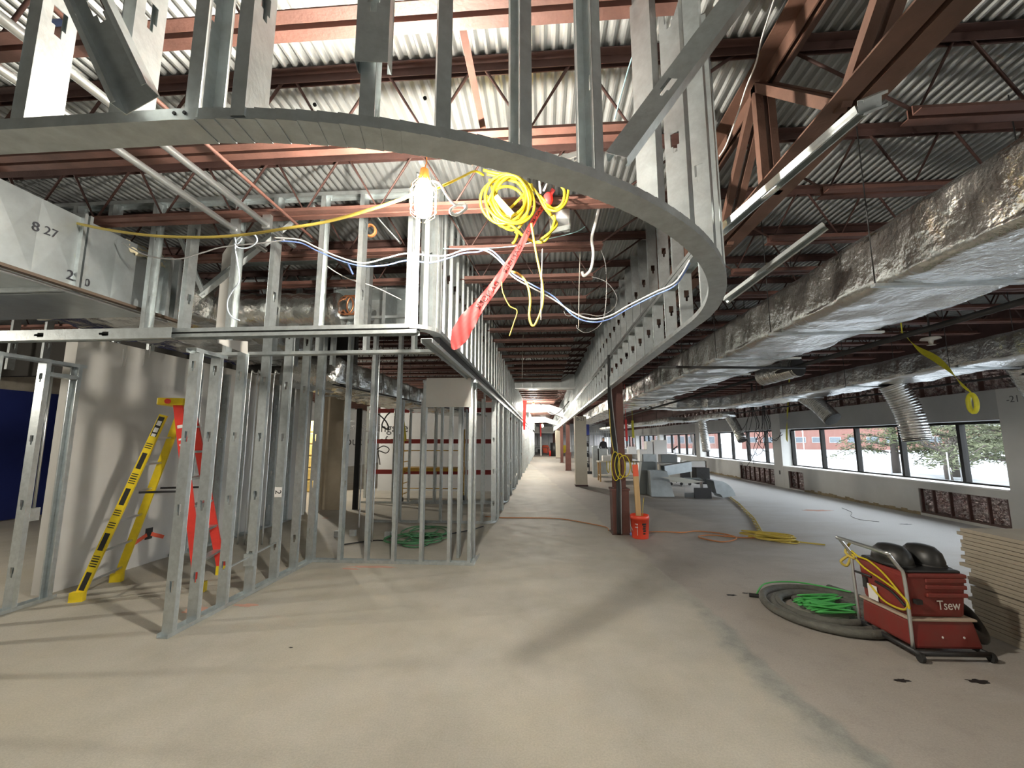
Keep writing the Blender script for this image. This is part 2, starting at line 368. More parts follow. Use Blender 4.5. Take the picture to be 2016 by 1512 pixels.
# crumpled foil and dark wall studs above the header panel
m_ = MB(); crumple(m_, 5.0, 34.0, 2.45, 3.0, xw+.17, 900, 18, .06, 9, lambda u, v, d: V((d, u, v))); tag(m_.build('foil_insulation', CRUM, wr), kind='stuff')
for k in range(48): MB().box(xw+.02, xw+.10, 5.2+.61*k, 5.225+.61*k, 2.45, 3.1).build('upper_wall_stud', PRIMERD, wr)
MB().box(xw-.01, xw+.12, 5.0, 34.5, 3.0, 3.09).build('upper_track', PRIMERD, wr)
letters('-21', .16, mat('stencil_grey', (.12,.12,.12), .8), wr, frame(PX(1994, 786, xw-.006), (0,-1,0), (0,0,1)))
# little switch box and stained base strip
MB().box(xw-.012, xw, 15.05, 15.12, .42, .55).build('wall_box', STEELD, wr)
TAN = mat('old_glue_strip', (.30,.24,.15), .9, 0, .2, 30, .3, 6)
for a, b2 in ((9.8, 13.75), (18.0, 21.5)):
    m_ = MB(); k = a
    while k < b2:
        m_.box(xw-.006, xw+.002, k, k+.16, 0, .05+.05*random.random()); k += .16
    m_.build('glue_strip', TAN, wr)

# ---- white drywall partition on the left and rooms beyond it
wl = struct('wall_left', MB().box(-5.22, -5.08, 4.17, 8.9, 0, 2.72), DRYWALL)
MB().box(-5.08, -5.072, 6.2, 6.205, 0, 2.6).build('panel_joint', PLASTERD, wl)
for (px, py, h) in ((243, 705, .22), (250, 700, .24), (285, 708, .2), (296, 700, .15)):
    p = PX(px, py-18, -5.078); MB().tube([p, p+V((0, .004, -h*.5)), p+V((0, -.004, -h))], .006, 5).build('loose_paper_strip', WHITE, wl)
OPAINT = mat('orange_marking_paint', (.85,.14,.07), .8)
def splat(name, cx, cy, rx, ry, z, m, parent, seed=1):
    rr = random.Random(seed); poly = []
    for k in range(18):
        a = 2*math.pi*k/18; f = .6+.6*rr.random(); poly.append((cx+math.cos(a)*rx*f, cy+math.sin(a)*ry*f))
    return MB().prism(poly, z, z+.0012).build(name, m, parent)
# orange sprayed mark with a knocked-out box hole
p = PX(293, 1052, -5.076)
MB().box(-5.079, -5.074, p.y-.05, p.y+.05, p.z-.06, p.z+.08).build('box_hole', BLACK, wl)
m_ = MB()
for s_ in (-1, 1): m_.bar(p+V((.003, -.22*s_, -.08)), p+V((.003, -.03*s_, 0)), .006, .045)
m_.build('spray_mark', OPAINT, wl)
# room beyond the door opening: old block wall with a dark blue panel
BLUEP = mat('dark_blue_wall_paint', (.016, .028, .16), .55, 0, .02, 20, .06, 2)
wb = struct('wall_left_room', MB().box(XL, -5.22, 9.0, 9.2, 0, 3.36), PLASTERD)
wb2 = struct('wall_blue_room', MB().box(-10.7, -10.5, 4.5, 9.0, 0, 3.5), mat('old_tan_plaster', (.42,.38,.31), .85, 0, .1, 10, .2, 3))
bt = PY(60, 772, 8.9).z
MB().box(-10.498, -10.48, 6.1, 8.98, 0.02, 2.55).build('blue_panel', BLUEP, wb2)
MB().box(-10.49, -5.25, 8.97, 8.995, 0.02, 2.55).build('blue_panel', BLUEP, wb)
MB().box(-10.49, -5.25, 8.95, 8.995, 0.0, 0.06).build('metal_base_strip', GALV, wb)
MB().box(-10.49, -5.25, 8.96, 8.995, 2.62, 2.66).build('pipe_line', STEELD, wb)
# room behind the stud walls: quote wall and tan end wall
wq = struct('wall_quote', MB().box(-5.2, 0.3-1.4, 13.2, 13.4, 0, 2.75), mat('quote_wall_white', (.60,.61,.61), .8, 0, .02, 20, .05, 2))
LET = mat('black_wall_lettering', (.02,.02,.02), .6)
for t_, px, py, sz in (('Gre', 702, 838, .44), ('things', 752, 843, .40), ('are', 788, 843, .40), ('out', 696, 869, .40), ('of m', 765, 867, .34)):
    letters(t_, sz, LET, wq, frame(PY(px, py, 13.195), (1,0,0), (0,0,1)))
struct('wall_shade_panel', MB().box(-10.4, -3.2, 6.9, 7.0, 2.72, 3.37), mat('void_shade_dark', (.035,.033,.03), .9))  # added dark panel standing in for the unlit roof space behind the studs
struct('wall_tan_end', MB().box(-5.2, -4.62, 9.5, 9.65, 0, 2.8), mat('tan_board', (.36,.30,.22), .8, 0, .05, 20, .1, 3))

# ================================================================== ROOF STEEL
def joist_meshes(x0, x1, b0, b1, tag_):
    """bar joist from x0 to x1 at y=0; bottom chord only from b0 to b1. Returns meshes (top, bottom, web)"""
    zt, zb, leg, th, gap = 3.895, 3.385, .058, .007, .013
    t = MB(); b = MB(); w = MB()
    for sg in (-1, 1):
        t.box(x0, x1, min(sg*gap, sg*(gap+leg)), max(sg*gap, sg*(gap+leg)), zt-th, zt); t.box(x0, x1, min(sg*gap, sg*(gap+th)), max(sg*gap, sg*(gap+th)), zt-leg, zt-th)
        b.box(b0, b1, min(sg*gap, sg*(gap+leg)), max(sg*gap, sg*(gap+leg)), zb, zb+th); b.box(b0, b1, min(sg*gap, sg*(gap+th)), max(sg*gap, sg*(gap+th)), zb+th, zb+leg)
    L = b1-b0; n = max(2, round(L/.62)); pts = [(x0+.12, 0, zt-.03)] if abs(x0-b0) > .2 else []
    for k in range(n):
        xa = b0+.04+(L-.08)*k/n; xb = b0+.04+(L-.08)*(k+1)/n
        if k == 0: pts.append((xa, 0, zb+.03))
        pts += [((xa+xb)/2-.045, 0, zt-.03), ((xa+xb)/2+.045, 0, zt-.03), (xb, 0, zb+.03)]
    if abs(x1-b1) > .2: pts.append((x1-.12, 0, zt-.03))
    w.tube(pts, .0105, 6)
    return t.mesh('top_chord', PRIMERD), b.mesh('bottom_chord', PRIMER), w.mesh('web', PRIMERD)
JL = joist_meshes(XL+.02, 1.30, XL+.3, .58, 'l'); JR = joist_meshes(1.36, 7.93, 2.1, 7.5, 'r')
JY0, JS = 1.57, .764
for k in range(-1, 62):
    y = JY0+JS*k
    if y > YF-.5: break
    for side, ms, where, x in (('l', JL, 'over the corridor', -2.0), ('r', JR, 'over the window side', 5.0)):
        if k < 0: lab, g = None, None
        if k < 28: lab = 'rust-red bar joist %s, %s visible from the camera' % (where, ORD[max(k, 0)]) if k >= 0 else 'rust-red bar joist %s, just above the top edge of the photo' % where; g = 'roof joists '+where
        else: lab = 'distant rust-red bar joist %s, far down the building' % where; g = 'distant roof joists '+where
        j = thing('bar_joist', lab, 'joist', (x, y, 3.385), 0, g)
        for nm, me in zip(('top_chord', 'bottom_chord', 'web'), ms): inst(nm, me, j, (0, y, 0))
# joist girder on the column line
gx = 1.40
def angle(mb, p0, p1, leg, sg, flip):
    (xa, ya, za), (xb, yb, zb) = p0, p1
    a0, a1 = sorted((sg*.013, sg*(.013+leg))); v0, v1 = sorted((sg*.013, sg*(.013+.009)))
    if flip: mb.box(xa+a0, xa+a1, ya, yb, za, za+.009); mb.box(xa+v0, xa+v1, ya, yb, za+.009, za+leg)
    else: mb.box(xa+a0, xa+a1, ya, yb, za-.009, za); mb.box(xa+v0, xa+v1, ya, yb, za-leg, za-.009)
COLY = [7.56+7.43*j for j in range(7)]
gy = [0.13]+COLY
for j in range(len(gy)):
    ya, yb = (gy[j], gy[j+1]) if j+1 < len(gy) else (gy[j], gy[j]+7.43)
    yb = min(yb, YF-.05)
    near = ('running from overhead to the first red column' if j == 0 else 'between the first and second corridor columns' if j == 1 else 'in the distance, %s from the camera' % ORD[j])
    g = thing('joist_girder', 'heavy rust-red joist girder on the column line, '+near, 'girder', (gx, (ya+yb)/2, 3.02), 0, 'joist girders on the column line')
    t = MB(); b = MB()
    for sg in (-1, 1): angle(t, (gx, ya, 3.825), (gx, yb, 3.825), .10, sg, False); angle(b, (gx, ya+.35, 3.06), (gx, yb-.35, 3.06), .10, sg, True)
    t.build('top_chord', GIRP, g); b.build('bottom_chord', GIRP, g)
    n = 5; q = (yb-ya-.7)/n
    for k in range(n):
        a = ya+.35+q*k
        for p0, p1 in (((gx, a, 3.06), (gx, a+q/2, 3.78)), ((gx, a+q, 3.06), (gx, a+q/2, 3.78)), ((gx, a+q/2, 3.06), (gx, a+q/2, 3.78))):
            m_ = MB(); 
            for sg in (-1, 1): m_.bar(V(p0)+V((sg*.036, 0, 0)), V(p1)+V((sg*.036, 0, 0)), .045, .05)
            m_.build('web_member', GIRP, g)
# steel columns
for j, y in enumerate(COLY):
    if y > YF-1: break
    boxed = j in (1, 4)
    x = 1.30
    if not boxed:
        lab = ('rust-red steel column with taped cables beside the orange bucket' if j == 0 else 'rust-red steel corridor column, %s after the white boxed column' % ('first','second','','third','fourth')[min(4, j-2)])
        c = thing('steel_column', lab, 'column', (x, y, 0), 0, 'steel columns along the corridor')
        m_ = MB(); m_.box(x-.10, x+.10, y-.10, y-.088, 0.01, 3.02); m_.box(x-.10, x+.10, y+.088, y+.10, 0.01, 3.02); m_.box(x-.005, x+.005, y-.088, y+.088, 0.01, 3.02); m_.build('shaft', COLP, c)
        if j in (0, 2):
            m_ = MB(); m_.box(x-.14, x+.14, y-.14, y+.14, 0, .72 if j == 0 else .9); m_.build('base_jacket', COLP, c, bevel=.006)
            MB().box(x-.155, x+.155, y-.155, y+.155, .72 if j == 0 else .9, .75 if j == 0 else .93).build('jacket_lip', COLP, c)
        MB().box(x-.16, x+.16, y-.16, y+.16, 0, .02).build('base_plate', PRIMERD, c)
    else:
        lab = 'white drywall boxed column stencilled B-21 beside the corridor' if j == 1 else 'distant white drywall boxed column at the end of the corridor'
        c = thing('boxed_column', lab, 'column', (x, y, 0), 0, 'boxed columns along the corridor')
        MB().box(x-.20, x+.20, y-.20, y+.20, .05, 2.38).build('drywall_casing', mat('cream_painted_drywall', (.70,.64,.52), .8, 0, .02, 20, .04, 3), c, bevel=.004)
        MB().box(x-.21, x+.21, y-.21, y+.21, 0, .05).build('base_trim', PRIMERD, c)
        MB().box(x-.10, x+.10, y-.10, y+.10, 2.38, 3.02).build('shaft', PRIMER, c)
        if j == 1: letters('B-21', .15, mat('stencil_grey', (.12,.12,.12), .8), c, frame((x, y-.203, 2.28), (1,0,0), (0,0,1)))

# ================================================================== CURVED SOFFIT FRAME (near and right)
ZT = 2.44
CCX, CCY, RM = -1.0, 3.18, 2.152           # centre and radius of the curved corner (track centre line)
sf = thing('curved_soffit_frame', 'curved steel stud soffit frame sweeping overhead and down the right of the corridor', 'stud framing', (0.4, 1.6, ZT))
XS = CCX+RM; YS = CCY-RM
track(sf, [(-6.5, YS, ZT), (CCX, YS, ZT)], 'bottom_track')
nl = 62
seg = MB(); a0 = 0; a1 = (math.pi/2)/nl
for k in range(nl):
    aa = -math.pi/2+(math.pi/2)*k/nl+.0012; ab = -math.pi/2+(math.pi/2)*(k+1)/nl-.0012
    tilt = .0022 if k % 2 else 0.0
    path = [(CCX+RM*math.cos(a), CCY+RM*math.sin(a), ZT+tilt*(i == 1)) for i, a in enumerate((aa, ab))]
    # overlapping link plates of the bendable track
    vs_ = []
    for i, a in enumerate((aa-.0026, ab+.0018)):
        for rr_, zz in ((RM+.048, .034), (RM+.048, 0), (RM-.048, 0), (RM-.048, .034)):
            vs_.append((CCX+rr_*math.cos(a), CCY+rr_*math.sin(a), ZT+zz-(.0032 if i else 0)))
    MB().add(vs_, [(0,1,5,4),(1,2,6,5),(2,3,7,6)]).build('track_link', GALV, sf, solid=.0018)
track(sf, [(XS, CCY, ZT), (XS, 50.0, ZT)], 'bottom_track')
ZTOP = 3.87
# screws on the near flange
m_ = MB()
for a in (-1.0, -.97, -.6, -.3):
    m_.cyl((a, YS-.048, ZT+.018), .005, -.004, 8, axis=(0,1,0))
m_.build('screw_heads', STEELD, sf)
for x, fl in ((-3.0,0), (-2.6,0), (-2.2,0), (-1.80,0), (-1.46,1), (-1.16,1), (-.975,0), (-.80,1)): stud(sf, x, YS, ZT+.004, ZTOP, 0, fl == 1, hole0=.34)
for q in ((-.51, 1.05), (-.31, 1.12), (-.035, 1.23), (.19, 1.39), (.41, 1.56), (.585, 1.72), (.76, 1.95), (.87, 2.10), (1.0, 2.36), (1.12, 2.82)):
    a = math.atan2(q[1]-CCY, q[0]-CCX); stud(sf, CCX+RM*math.cos(a), CCY+RM*math.sin(a), ZT+.004, ZTOP, a+math.pi/2, q[0] > -.2 and q[0] < .3, hole0=.36)
y = CCY+.15; k = 0
colz = lambda y: any(abs(y-c) < .16 for c in COLY)
while y < 49:
    stud(sf, XS, y, ZT+.004, 2.93, math.pi/2, hole0=.22, name='short_stud')
    if not colz(y): stud(sf, XS+.02, y+.2, 2.965, ZTOP, math.pi/2, hole0=.34, name='upper_stud')
    y += .406
track(sf, [(XS, CCY-.25, 2.93), (XS, 50, 2.93)], 'intermediate_track', up=-1)
track(sf, [(XS+.02, CCY-.25, 2.962), (XS+.02, 50, 2.962)], 'upper_track', up=1)
# diagonal kickers
brace(sf, PY(282, 208, .925), PY(128, -120, .925), 'brace', .10, .04, roll=R(-90))
brace(sf, PY(1213, 305, 1.47), PY(1455, -22, 1.50), 'brace', .092, .041, roll=R(70))
brace(sf, PY(1408, 458, 2.50), PY(1690, 212, 1.72), 'brace', .06, .04, roll=R(-65))
p0_, p1_ = PY(1688, 214, 1.72), PY(1726, 190, 1.70); brace(sf, p0_, p1_+V((.02,0,-.01)), 'brace_tail', .06, .04, roll=R(-65))
brace(sf, PY(1425, 590, 3.2), PY(1622, 442, 2.75), 'brace', .06, .03, roll=R(-60))
# loose offcut of stud hung beside the frame
hs = inst('stud_offcut', stud_mesh(.95, .092, .041, .16), None, (-.47, 1.02, 2.62), R(97))
tag(hs, 'short loose steel stud hanging in front of the curved soffit, lower end cut short', 'stud')

# ================================================================== LEFT SOFFIT FRAME
ls = thing('stud_soffit_frame', 'straight steel stud soffit frame across the left and down the left corridor side', 'stud framing', (-1.5, 3.4, 2.36))
YH, XC, RC = 3.36, -0.93, .22
arc = [(XC-RC+RC*math.sin(t), YH+RC-RC*math.cos(t), 2.488) for t in [math.pi/2*i/10 for i in range(11)]]
track(ls, [(-9.0, YH, 2.488)]+arc+[(XC, 50, 2.488)], 'upper_track')
track(ls, [(-9.0, YH+.005, 2.474), (XC-.10, YH+.005, 2.474)], 'header_track', up=-1, fl=.030)
track(ls, [(XC-.02, YH-.02, 2.40), (XC-.02, 50, 2.40)], 'header_track', up=-1, fl=.036)
MB().box(-9.0, XC-.1, YH-.03, YH+.045, 2.4765, 2.4865).build('gap_shade_strip', STEELD, ls)  # dark strip in place of the shaded gap between the two tracks
brace(ls, (-9.0, YH-.075, 2.478), (-3.15, YH-.075, 2.478), 'horizontal_stud', .092, .036, roll=R(90))
MB().box(XC-.05, XC+.01, YH+.3, 50, 2.402, 2.484).build('gap_shade_strip', STEELD, ls)  # same painted-in gap shade along the corridor side
x = -1.13
k = 0
while x > -8.8:
    stud(ls, x, YH, 3.375 if -5.6 < x < -3.6 else 2.49, 3.72, 0, k % 2 == 1, hole0=.26); x -= .392; k += 1
track(ls, [(-9.0, YH, 3.725), (XC-.1, YH, 3.725)], 'top_track', up=-1)
for t in (.30, .62, .98, 1.25):
    stud(ls, XC-RC+RC*math.sin(t), YH+RC-RC*math.cos(t), 2.49, 3.87, math.atan2(math.sin(t), math.cos(t)), hole0=.62)
y = YH+RC+.10
while y < 49.5:
    stud(ls, XC, y, 2.49, 3.87, math.pi/2, hole0=.62); y += .30 if y < 6 else .406
track(ls, [(XC, YH+RC, 3.872), (XC, 50, 3.872)], 'top_track', up=-1)
brace(ls, PY(388, 578, 3.46), PY(612, 398, 3.75), 'brace', .092, .041, roll=R(65))
brace(ls, PY(400, 585, 3.48), PY(352, 470, 3.48), 'brace', .06, .03, roll=R(20))
# second row of upper framing behind it
bs = thing('upper_stud_wall', 'lower row of upper studs with a flat top rail behind the left soffit', 'stud framing', (-3, 4.35, 2.5))
zt_ = PY(700, 505, 4.35).z
x = -1.35
while x > -3.5:
    stud(bs, x, 4.35, 2.5, zt_, 0, True, hole0=.45); x -= .53
track(bs, [(-3.6, 4.35, zt_+.004), (-1.0, 4.35, zt_+.004)], 'top_track', up=-1, fl=.06); track(bs, [(-3.6, 4.35, 2.49), (-1.0, 4.35, 2.49)], 'bottom_track')
# tall back framing against the dark roof space
b2s = thing('back_stud_wall', 'tall stud framing in the dark roof space behind the sheet metal duct', 'stud framing', (-6, 5.6, 2.5))
x = -2.9
while x > -9.5:
    stud(b2s, x, 5.6, 3.33 if -5.5 < x < -3.5 else 2.6, 3.86, 0, True); x -= .55
track(b2s, [(-9.6, 5.6, 3.865), (-2.6, 5.6, 3.865)], 'top_track', up=-1)

# ================================================================== LOWER STUD PARTITIONS
ZP = 2.362
def partition(label, path_pts, positions, rz, cat='stud wall', name='stud_wall', z1=ZP, flip=True, tracks=True, hole0=.33):
    t = thing(name, label, cat, path_pts[0])
    if tracks:
        track(t, [(p[0], p[1], .002) for p in path_pts], 'bottom_track'); track(t, [(p[0], p[1], z1+.002) for p in path_pts], 'top_track', up=-1)
    for q in positions: stud(t, q[0], q[1], .004, q[2] if len(q) > 2 else z1, rz, flip, hole0=hole0)
    return t
W1X = -3.04
w1 = partition('open steel stud wall with its corner stud nearest the camera, beside the stepladder', [(W1X, 3.38, 0), (W1X, 5.58, 0)], [(W1X, 3.42), (W1X, 3.66), (W1X, 3.99, 2.45)]+[(W1X, yy, 2.95) for yy in (4.36, 4.76, 5.14, 5.50)], math.pi/2, flip=False, tracks=False)
track(w1, [(W1X, 3.38, .002), (W1X, 5.58, .002)], 'bottom_track'); track(w1, [(W1X, 3.38, ZP+.002), (W1X, 3.75, ZP+.002)], 'top_track', up=-1)
MB().box(W1X-.042, W1X+.044, 4.754, 4.757, .92, 1.03).build('label_tag', WHITE, w1)
letters('2', .10, BLACK, w1, frame((W1X, 4.7525, .975), (0,0,-1), (1,0,0)))
MB().bar((W1X, 3.98, .34), (W1X+.02, 4.74, .42), .02, .012).build('bridging_bar', GALV, w1)
MB().box(W1X-.05, W1X+.05, 4.33, 4.40, .28, .40).build('junction_box', GALV, w1)
w2 = partition('open steel stud wall facing the camera between the two corner posts', [(W1X, 5.55, 0), (-.88, 5.55, 0)], [(xx, 5.55, 3.3) for xx in (-3.0, -2.62, -2.265, -1.91)]+[(-1.55, 5.55), (-1.19, 5.55)], 0, tracks=False)
track(w2, [(W1X, 5.55, .002), (-.88, 5.55, .002)], 'bottom_track'); track(w2, [(-1.6, 5.55, ZP+.002), (-.88, 5.55, ZP+.002)], 'top_track', up=-1)
for xx, yy, rz_ in ((-.93, 5.56, 0), (-1.17, 5.86, 0), (-.93, 5.86, 0)): stud(w2, xx, yy, .004, ZP, rz_, xx > -1)
track(w2, [(-.93, 5.58, .003), (-.93, 5.98, .003)], 'bottom_track')
MB().box(-1.55, -.95, 5.50, 5.514, ZP-.36, ZP+.03).build('drywall_filler', DRYWALL, w2)
wing = [8.4, 11.1, 13.95, 17.1, 20.8, 24.5, 28.2, 32, 36, 40, 44]
for i, yw in enumerate(wing):
    nearlab = 'stud partition with a rounded nose along the corridor, %s past the corner posts' % ORD[i]
    t = thing('wing_stud_wall', nearlab, 'stud wall', (-.95, yw, 0), 0, 'wing partitions on the left of the corridor')
    path = [(-3.4, yw-.2, .002)]+[(-.95-.17+.17*math.sin(a), yw-.03-.17*math.cos(a), .002) for a in [math.pi/2*q/6 for q in range(7)]]+[(-.95, yw+.45, .002)]
    track(t, path, 'bottom_track')
    for xx in (-1.15, -1.55, -1.95, -2.35, -2.75): stud(t, xx, yw-.2, .004, ZP, 0, True)
    stud(t, -.97, yw-.05, .004, ZP, math.pi/2); stud(t, -.95, yw+.30, .004, ZP, math.pi/2); stud(t, -.95, yw+.42, .004, ZP, math.pi/2, True)
    stud(t, -.95, yw+1.35, .004, ZP, math.pi/2); track(t, [(-.95, yw+1.25, .002), (-.95, yw+1.45, .002)], 'bottom_track')
    if i < 6: MB().add([(-.98, yw+.46, 2.36), (-.98, yw+.46, 2.18), (-.98, yw+.62, 2.36), (-.94, yw+.46, 2.36), (-.94, yw+.46, 2.18), (-.94, yw+.62, 2.36)], [(0,1,2),(3,5,4),(0,3,4,1),(1,4,5,2),(2,5,3,0)]).build('gusset_plate', GALV, t)
# framing of the door opening at the far left, on the line of the white wall
dw = thing('door_stud_wall', 'steel stud framing of the doorway at the left edge of the photo', 'stud wall', (-4.95, 3.6, 0))
XD = -4.93
track(dw, [(XD, .6, .002), (XD, 4.13, .002)], 'bottom_track'); track(dw, [(XD, .6, ZP), (XD, 4.13, ZP)], 'top_track', up=-1)
for yy in (2.2, 2.6, 3.02, 3.38, 3.76): stud(dw, XD, yy, .004, ZP, math.pi/2)
stud(dw, XD, 4.09, .004, ZP, math.pi/2, True, hole0=.5)
MB().box(XD-.05, XD+.05, 3.80, 4.08, 2.20, 2.24).build('door_header', GALV, dw)
MB().box(XD+.01, XD+.05, 3.80, 3.88, .80, .92).build('junction_box', GALV, dw)
MB().tube([(XD+.03, 3.84, .92), (XD+.03, 3.83, 2.3)], .011, 8).build('conduit', CONDUIT, dw)
# back framing seen through the rooms
rb = thing('interior_stud_wall', 'interior stud framing in front of the white quote wall', 'stud wall', (-3.4, 10.6, 0))
for xx in (-4.4, -3.75, -3.35, -2.7, -2.05, -1.45): stud(rb, xx, 10.6, .004, 2.8, 0, True)
track(rb, [(-4.6, 10.6, .002), (-1.3, 10.6, .002)], 'bottom_track')
rb2 = thing('interior_stud_wall', 'studs standing against the white drywall wall behind the stepladder', 'stud wall', (-5.0, 6.5, 0))
for yy in (5.75, 6.3, 6.75, 7.15, 7.6, 8.1): stud(rb2, -5.02, yy, .004, 2.6, math.pi/2)
track(rb2, [(-5.02, 5.6, .002), (-5.02, 8.3, .002)], 'bottom_track')

# ================================================================== DUCTS
def rrect(hw, hh, r, n=6):
    pts = []
    for cx, cz, a0 in ((hw-r, hh-r, 0), (-hw+r, hh-r, 90), (-hw+r, -hh+r, 180), (hw-r, -hh+r, 270)):
        for k in range(n+1): a = R(a0+90*k/n); pts.append((cx+r*math.cos(a), cz+r*math.sin(a)))
    out = []
    for i in range(len(pts)):           # split the long flat sides
        a, b = pts[i], pts[(i+1) % len(pts)]; L = math.hypot(b[0]-a[0], b[1]-a[1]); q = max(1, int(L/.035))
        for k in range(q): out.append((a[0]+(b[0]-a[0])*k/q, a[1]+(b[1]-a[1])*k/q))
    return out
def foil_duct(label, path, hw, hh, name='foil_wrapped_duct', strap=1.25, wr=.016, sag=.035, step=.045, r=.05, hang=True, mat_=None, straps=True):
    """path: polyline of centres; the section stays upright"""
    pts = [V(p) for p in path]; cen = []; tl = 0
    for i in range(len(pts)-1):
        L = (pts[i+1]-pts[i]).length; n = max(1, int(L/step))
        for k in range(n): cen.append((pts[i]+(pts[i+1]-pts[i])*k/n, tl+L*k/n))
        tl += L
    cen.append((pts[-1], tl)); prof = rrect(hw, hh, r); m = len(prof)
    t = thing(name, label, 'duct', tuple(pts[0]-V((0,0,hh)))); mb = MB(); vs_ = []
    for i, (c, s) in enumerate(cen):
        d = cen[min(i+2, len(cen)-1)][0]-cen[max(i-2, 0)][0]; d.z = 0; d.normalize(); nn = V((d.y, -d.x, 0))
        ph = (s % strap)/strap; bulge = math.sin(math.pi*ph)**.7
        seam = math.exp(-((s % 1.9-.9)/.06)**2)
        for a, b in prof:
            under = 1 if b < -hh+r*.6 else 0; sd = 1 if abs(a) > hw-r*.6 else 0
            w_ = wr*nz(c.x*1.0+a, s*1.2, b, 3.2)*1.2+wr*.75*nz(a*2+5, s*3.2, b*1.3, 3.4)*(1.2 if sd else .8)+wr*.9*seam*nz(a*6, s*12, b*6, 2)
            if under: w_ += sag*bulge*(1-(a/hw)**2)**.5 if abs(a) < hw else 0; w_ += wr*.6*math.sin(s*9+3*nz(a, s, 0, 1.5)+a*2)*bulge
            L = math.hypot(a, b); ox, oz = (a/L, b/L) if not under else (0, -1)
            if sd: ox, oz = (1 if a > 0 else -1), 0
            vs_.append(c+nn*(a+ox*w_)+V((0, 0, b+oz*w_)))
    n = len(cen); mb.add(vs_, [(i*m+k, i*m+(k+1) % m, (i+1)*m+(k+1) % m, (i+1)*m+k) for i in range(n-1) for k in range(m)]+[tuple(range(m)), tuple((n-1)*m+k for k in range(m-1, -1, -1))], True)
    mb.build('wrap', mat_ or FOIL, t)
    if straps:
        s = strap
        while s < tl-.2:
            i = min(range(n), key=lambda q: abs(cen[q][1]-s)); c = cen[i][0]; d = (cen[min(i+1, n-1)][0]-cen[max(i-1, 0)][0]).normalized(); nn = V((d.y, -d.x, 0))
            MB().bar(c-nn*(hw+.07)+V((0,0,-hh-.012)), c+nn*(hw+.07)+V((0,0,-hh-.012)), .04, .02).build('hanger_strap', GALV, t)
            if hang:
                for sg in (-1, 1): MB().tube([c+nn*sg*(hw+.055)+V((0,0,-hh)), c+nn*sg*(hw+.055)+V((0,0,3.86-c.z))], .004, 5).build('hanger_rod', STEELD, t)
            s += strap
    return t
foil_duct('large shiny foil-wrapped duct running beside the column line on the right', [(2.64, .3, 2.77), (2.64, 9, 2.77), (2.64, 30, 2.77)], .435, .20)
foil_duct('smaller dull foil-wrapped duct nearer the windows with flexible drops', [(5.68, 2.0, 2.65), (5.68, 11.2, 2.65), (5.55, 12.2, 2.65), (5.1, 13.0, 2.65), (4.2, 13.5, 2.66), (3.15, 13.6, 2.72)], .36, .155, strap=1.9, sag=.015)
foil_duct('lower foil-wrapped branch duct behind the flexible drops', [(5.9, 13.9, 2.38), (5.9, 17.8, 2.38)], .22, .09, name='branch_duct', strap=1.6, sag=.01, r=.04)
foil_duct('distant wavy foil-wrapped duct along the window side', [(5.4, 17.5, 2.36), (5.55, 19.2, 2.46), (5.5, 21, 2.40), (5.2, 24, 2.42), (5.0, 29, 2.42), (4.6, 33, 2.4)], .3, .10, strap=2.2, sag=.02, r=.05)
def flex_duct(label, p0, p1, r, bend=(0,0,0)):
    p0, p1 = V(p0), V(p1); mid = (p0+p1)/2+V(bend); pts = smooth([p0, mid, p1], 40); t = thing('flexible_duct', label, 'duct', tuple(p1), 0, 'flexible foil duct drops')
    rad = [r*(1+.05*math.sin(i*1.9)+.05*nz(i*.4, r*20, 0)) for i in range(len(pts))]; rad[-1] = r*.97
    MB().tube(pts, rad, 20, caps=False).build('foil_sleeve', FOIL, t)
    d = (pts[-1]-pts[-3]).normalized(); MB().cyl(pts[-1]-d*.05, r*1.0, .05, 20, axis=d).build('end_collar', BLACKP, t)
    return t
flex_duct('thick flexible foil duct drop in front of the nearest window', PX(1757, 757, 5.95), PX(1806, 868, 6.15), .19, (.05,0,.03))
flex_duct('short flexible foil duct drop ending above the window beside the pier', PX(1580, 778, 6.0), PX(1640, 826, 6.2), .165, (.02,0,.04))
flex_duct('slim flexible foil duct drop, second from the far pier', PX(1432, 815, 6.1), PX(1462, 868, 6.3), .14, (.02,0,.03))
flex_duct('slim straight flexible foil duct drop reaching down to the window sill', PX(1381, 820, 6.2), PX(1391, 888, 6.4), .15)
flex_duct('flexible foil duct stub at the right edge of the photo', PX(2010, 715, 6.3), PX(2050, 775, 6.6), .16)
flex_duct('stubby foil sleeve sticking out under the large duct', PX(1500, 742, 3.3), PX(1572, 722, 3.5), .13)

# sheet metal duct on the left
rd = thing('sheet_metal_duct', 'bare galvanised rectangular duct with marker scribbles at the upper left', 'duct', (-4.6, 2.6, 2.75))
def panel_duct(t, y0, y1, x0=-5.5, x1=-3.66, z0=2.76, z1=3.33):
    m_ = MB(); n = max(1, round((y1-y0)/.28))
    for k in range(n):                       # shallow cross-broken panels
        a, b = y0+(y1-y0)*k/n, y0+(y1-y0)*(k+1)/n; c = (a+b)/2
        for X, sx in ((x1, 1), (x0, -1)):
            m_.add([(X,a,z0),(X,b,z0),(X,b,z1),(X,a,z1),(X+sx*.006,c,(z0+z1)/2)], [(0,1,4),(1,2,4),(2,3,4),(3,0,4)])
    m_.add([(x0,y0,z0),(x1,y0,z0),(x1,y1,z0),(x0,y1,z0)], [(0,1,2,3)]); m_.add([(x0,y0,z1),(x1,y0,z1),(x1,y1,z1),(x0,y1,z1)], [(0,1,2,3)])
    m_.add([(x0,y1,z0),(x1,y1,z0),(x1,y1,z1),(x0,y1,z1)], [(0,1,2,3)])
    return m_.build('duct_section', GALVD, t)
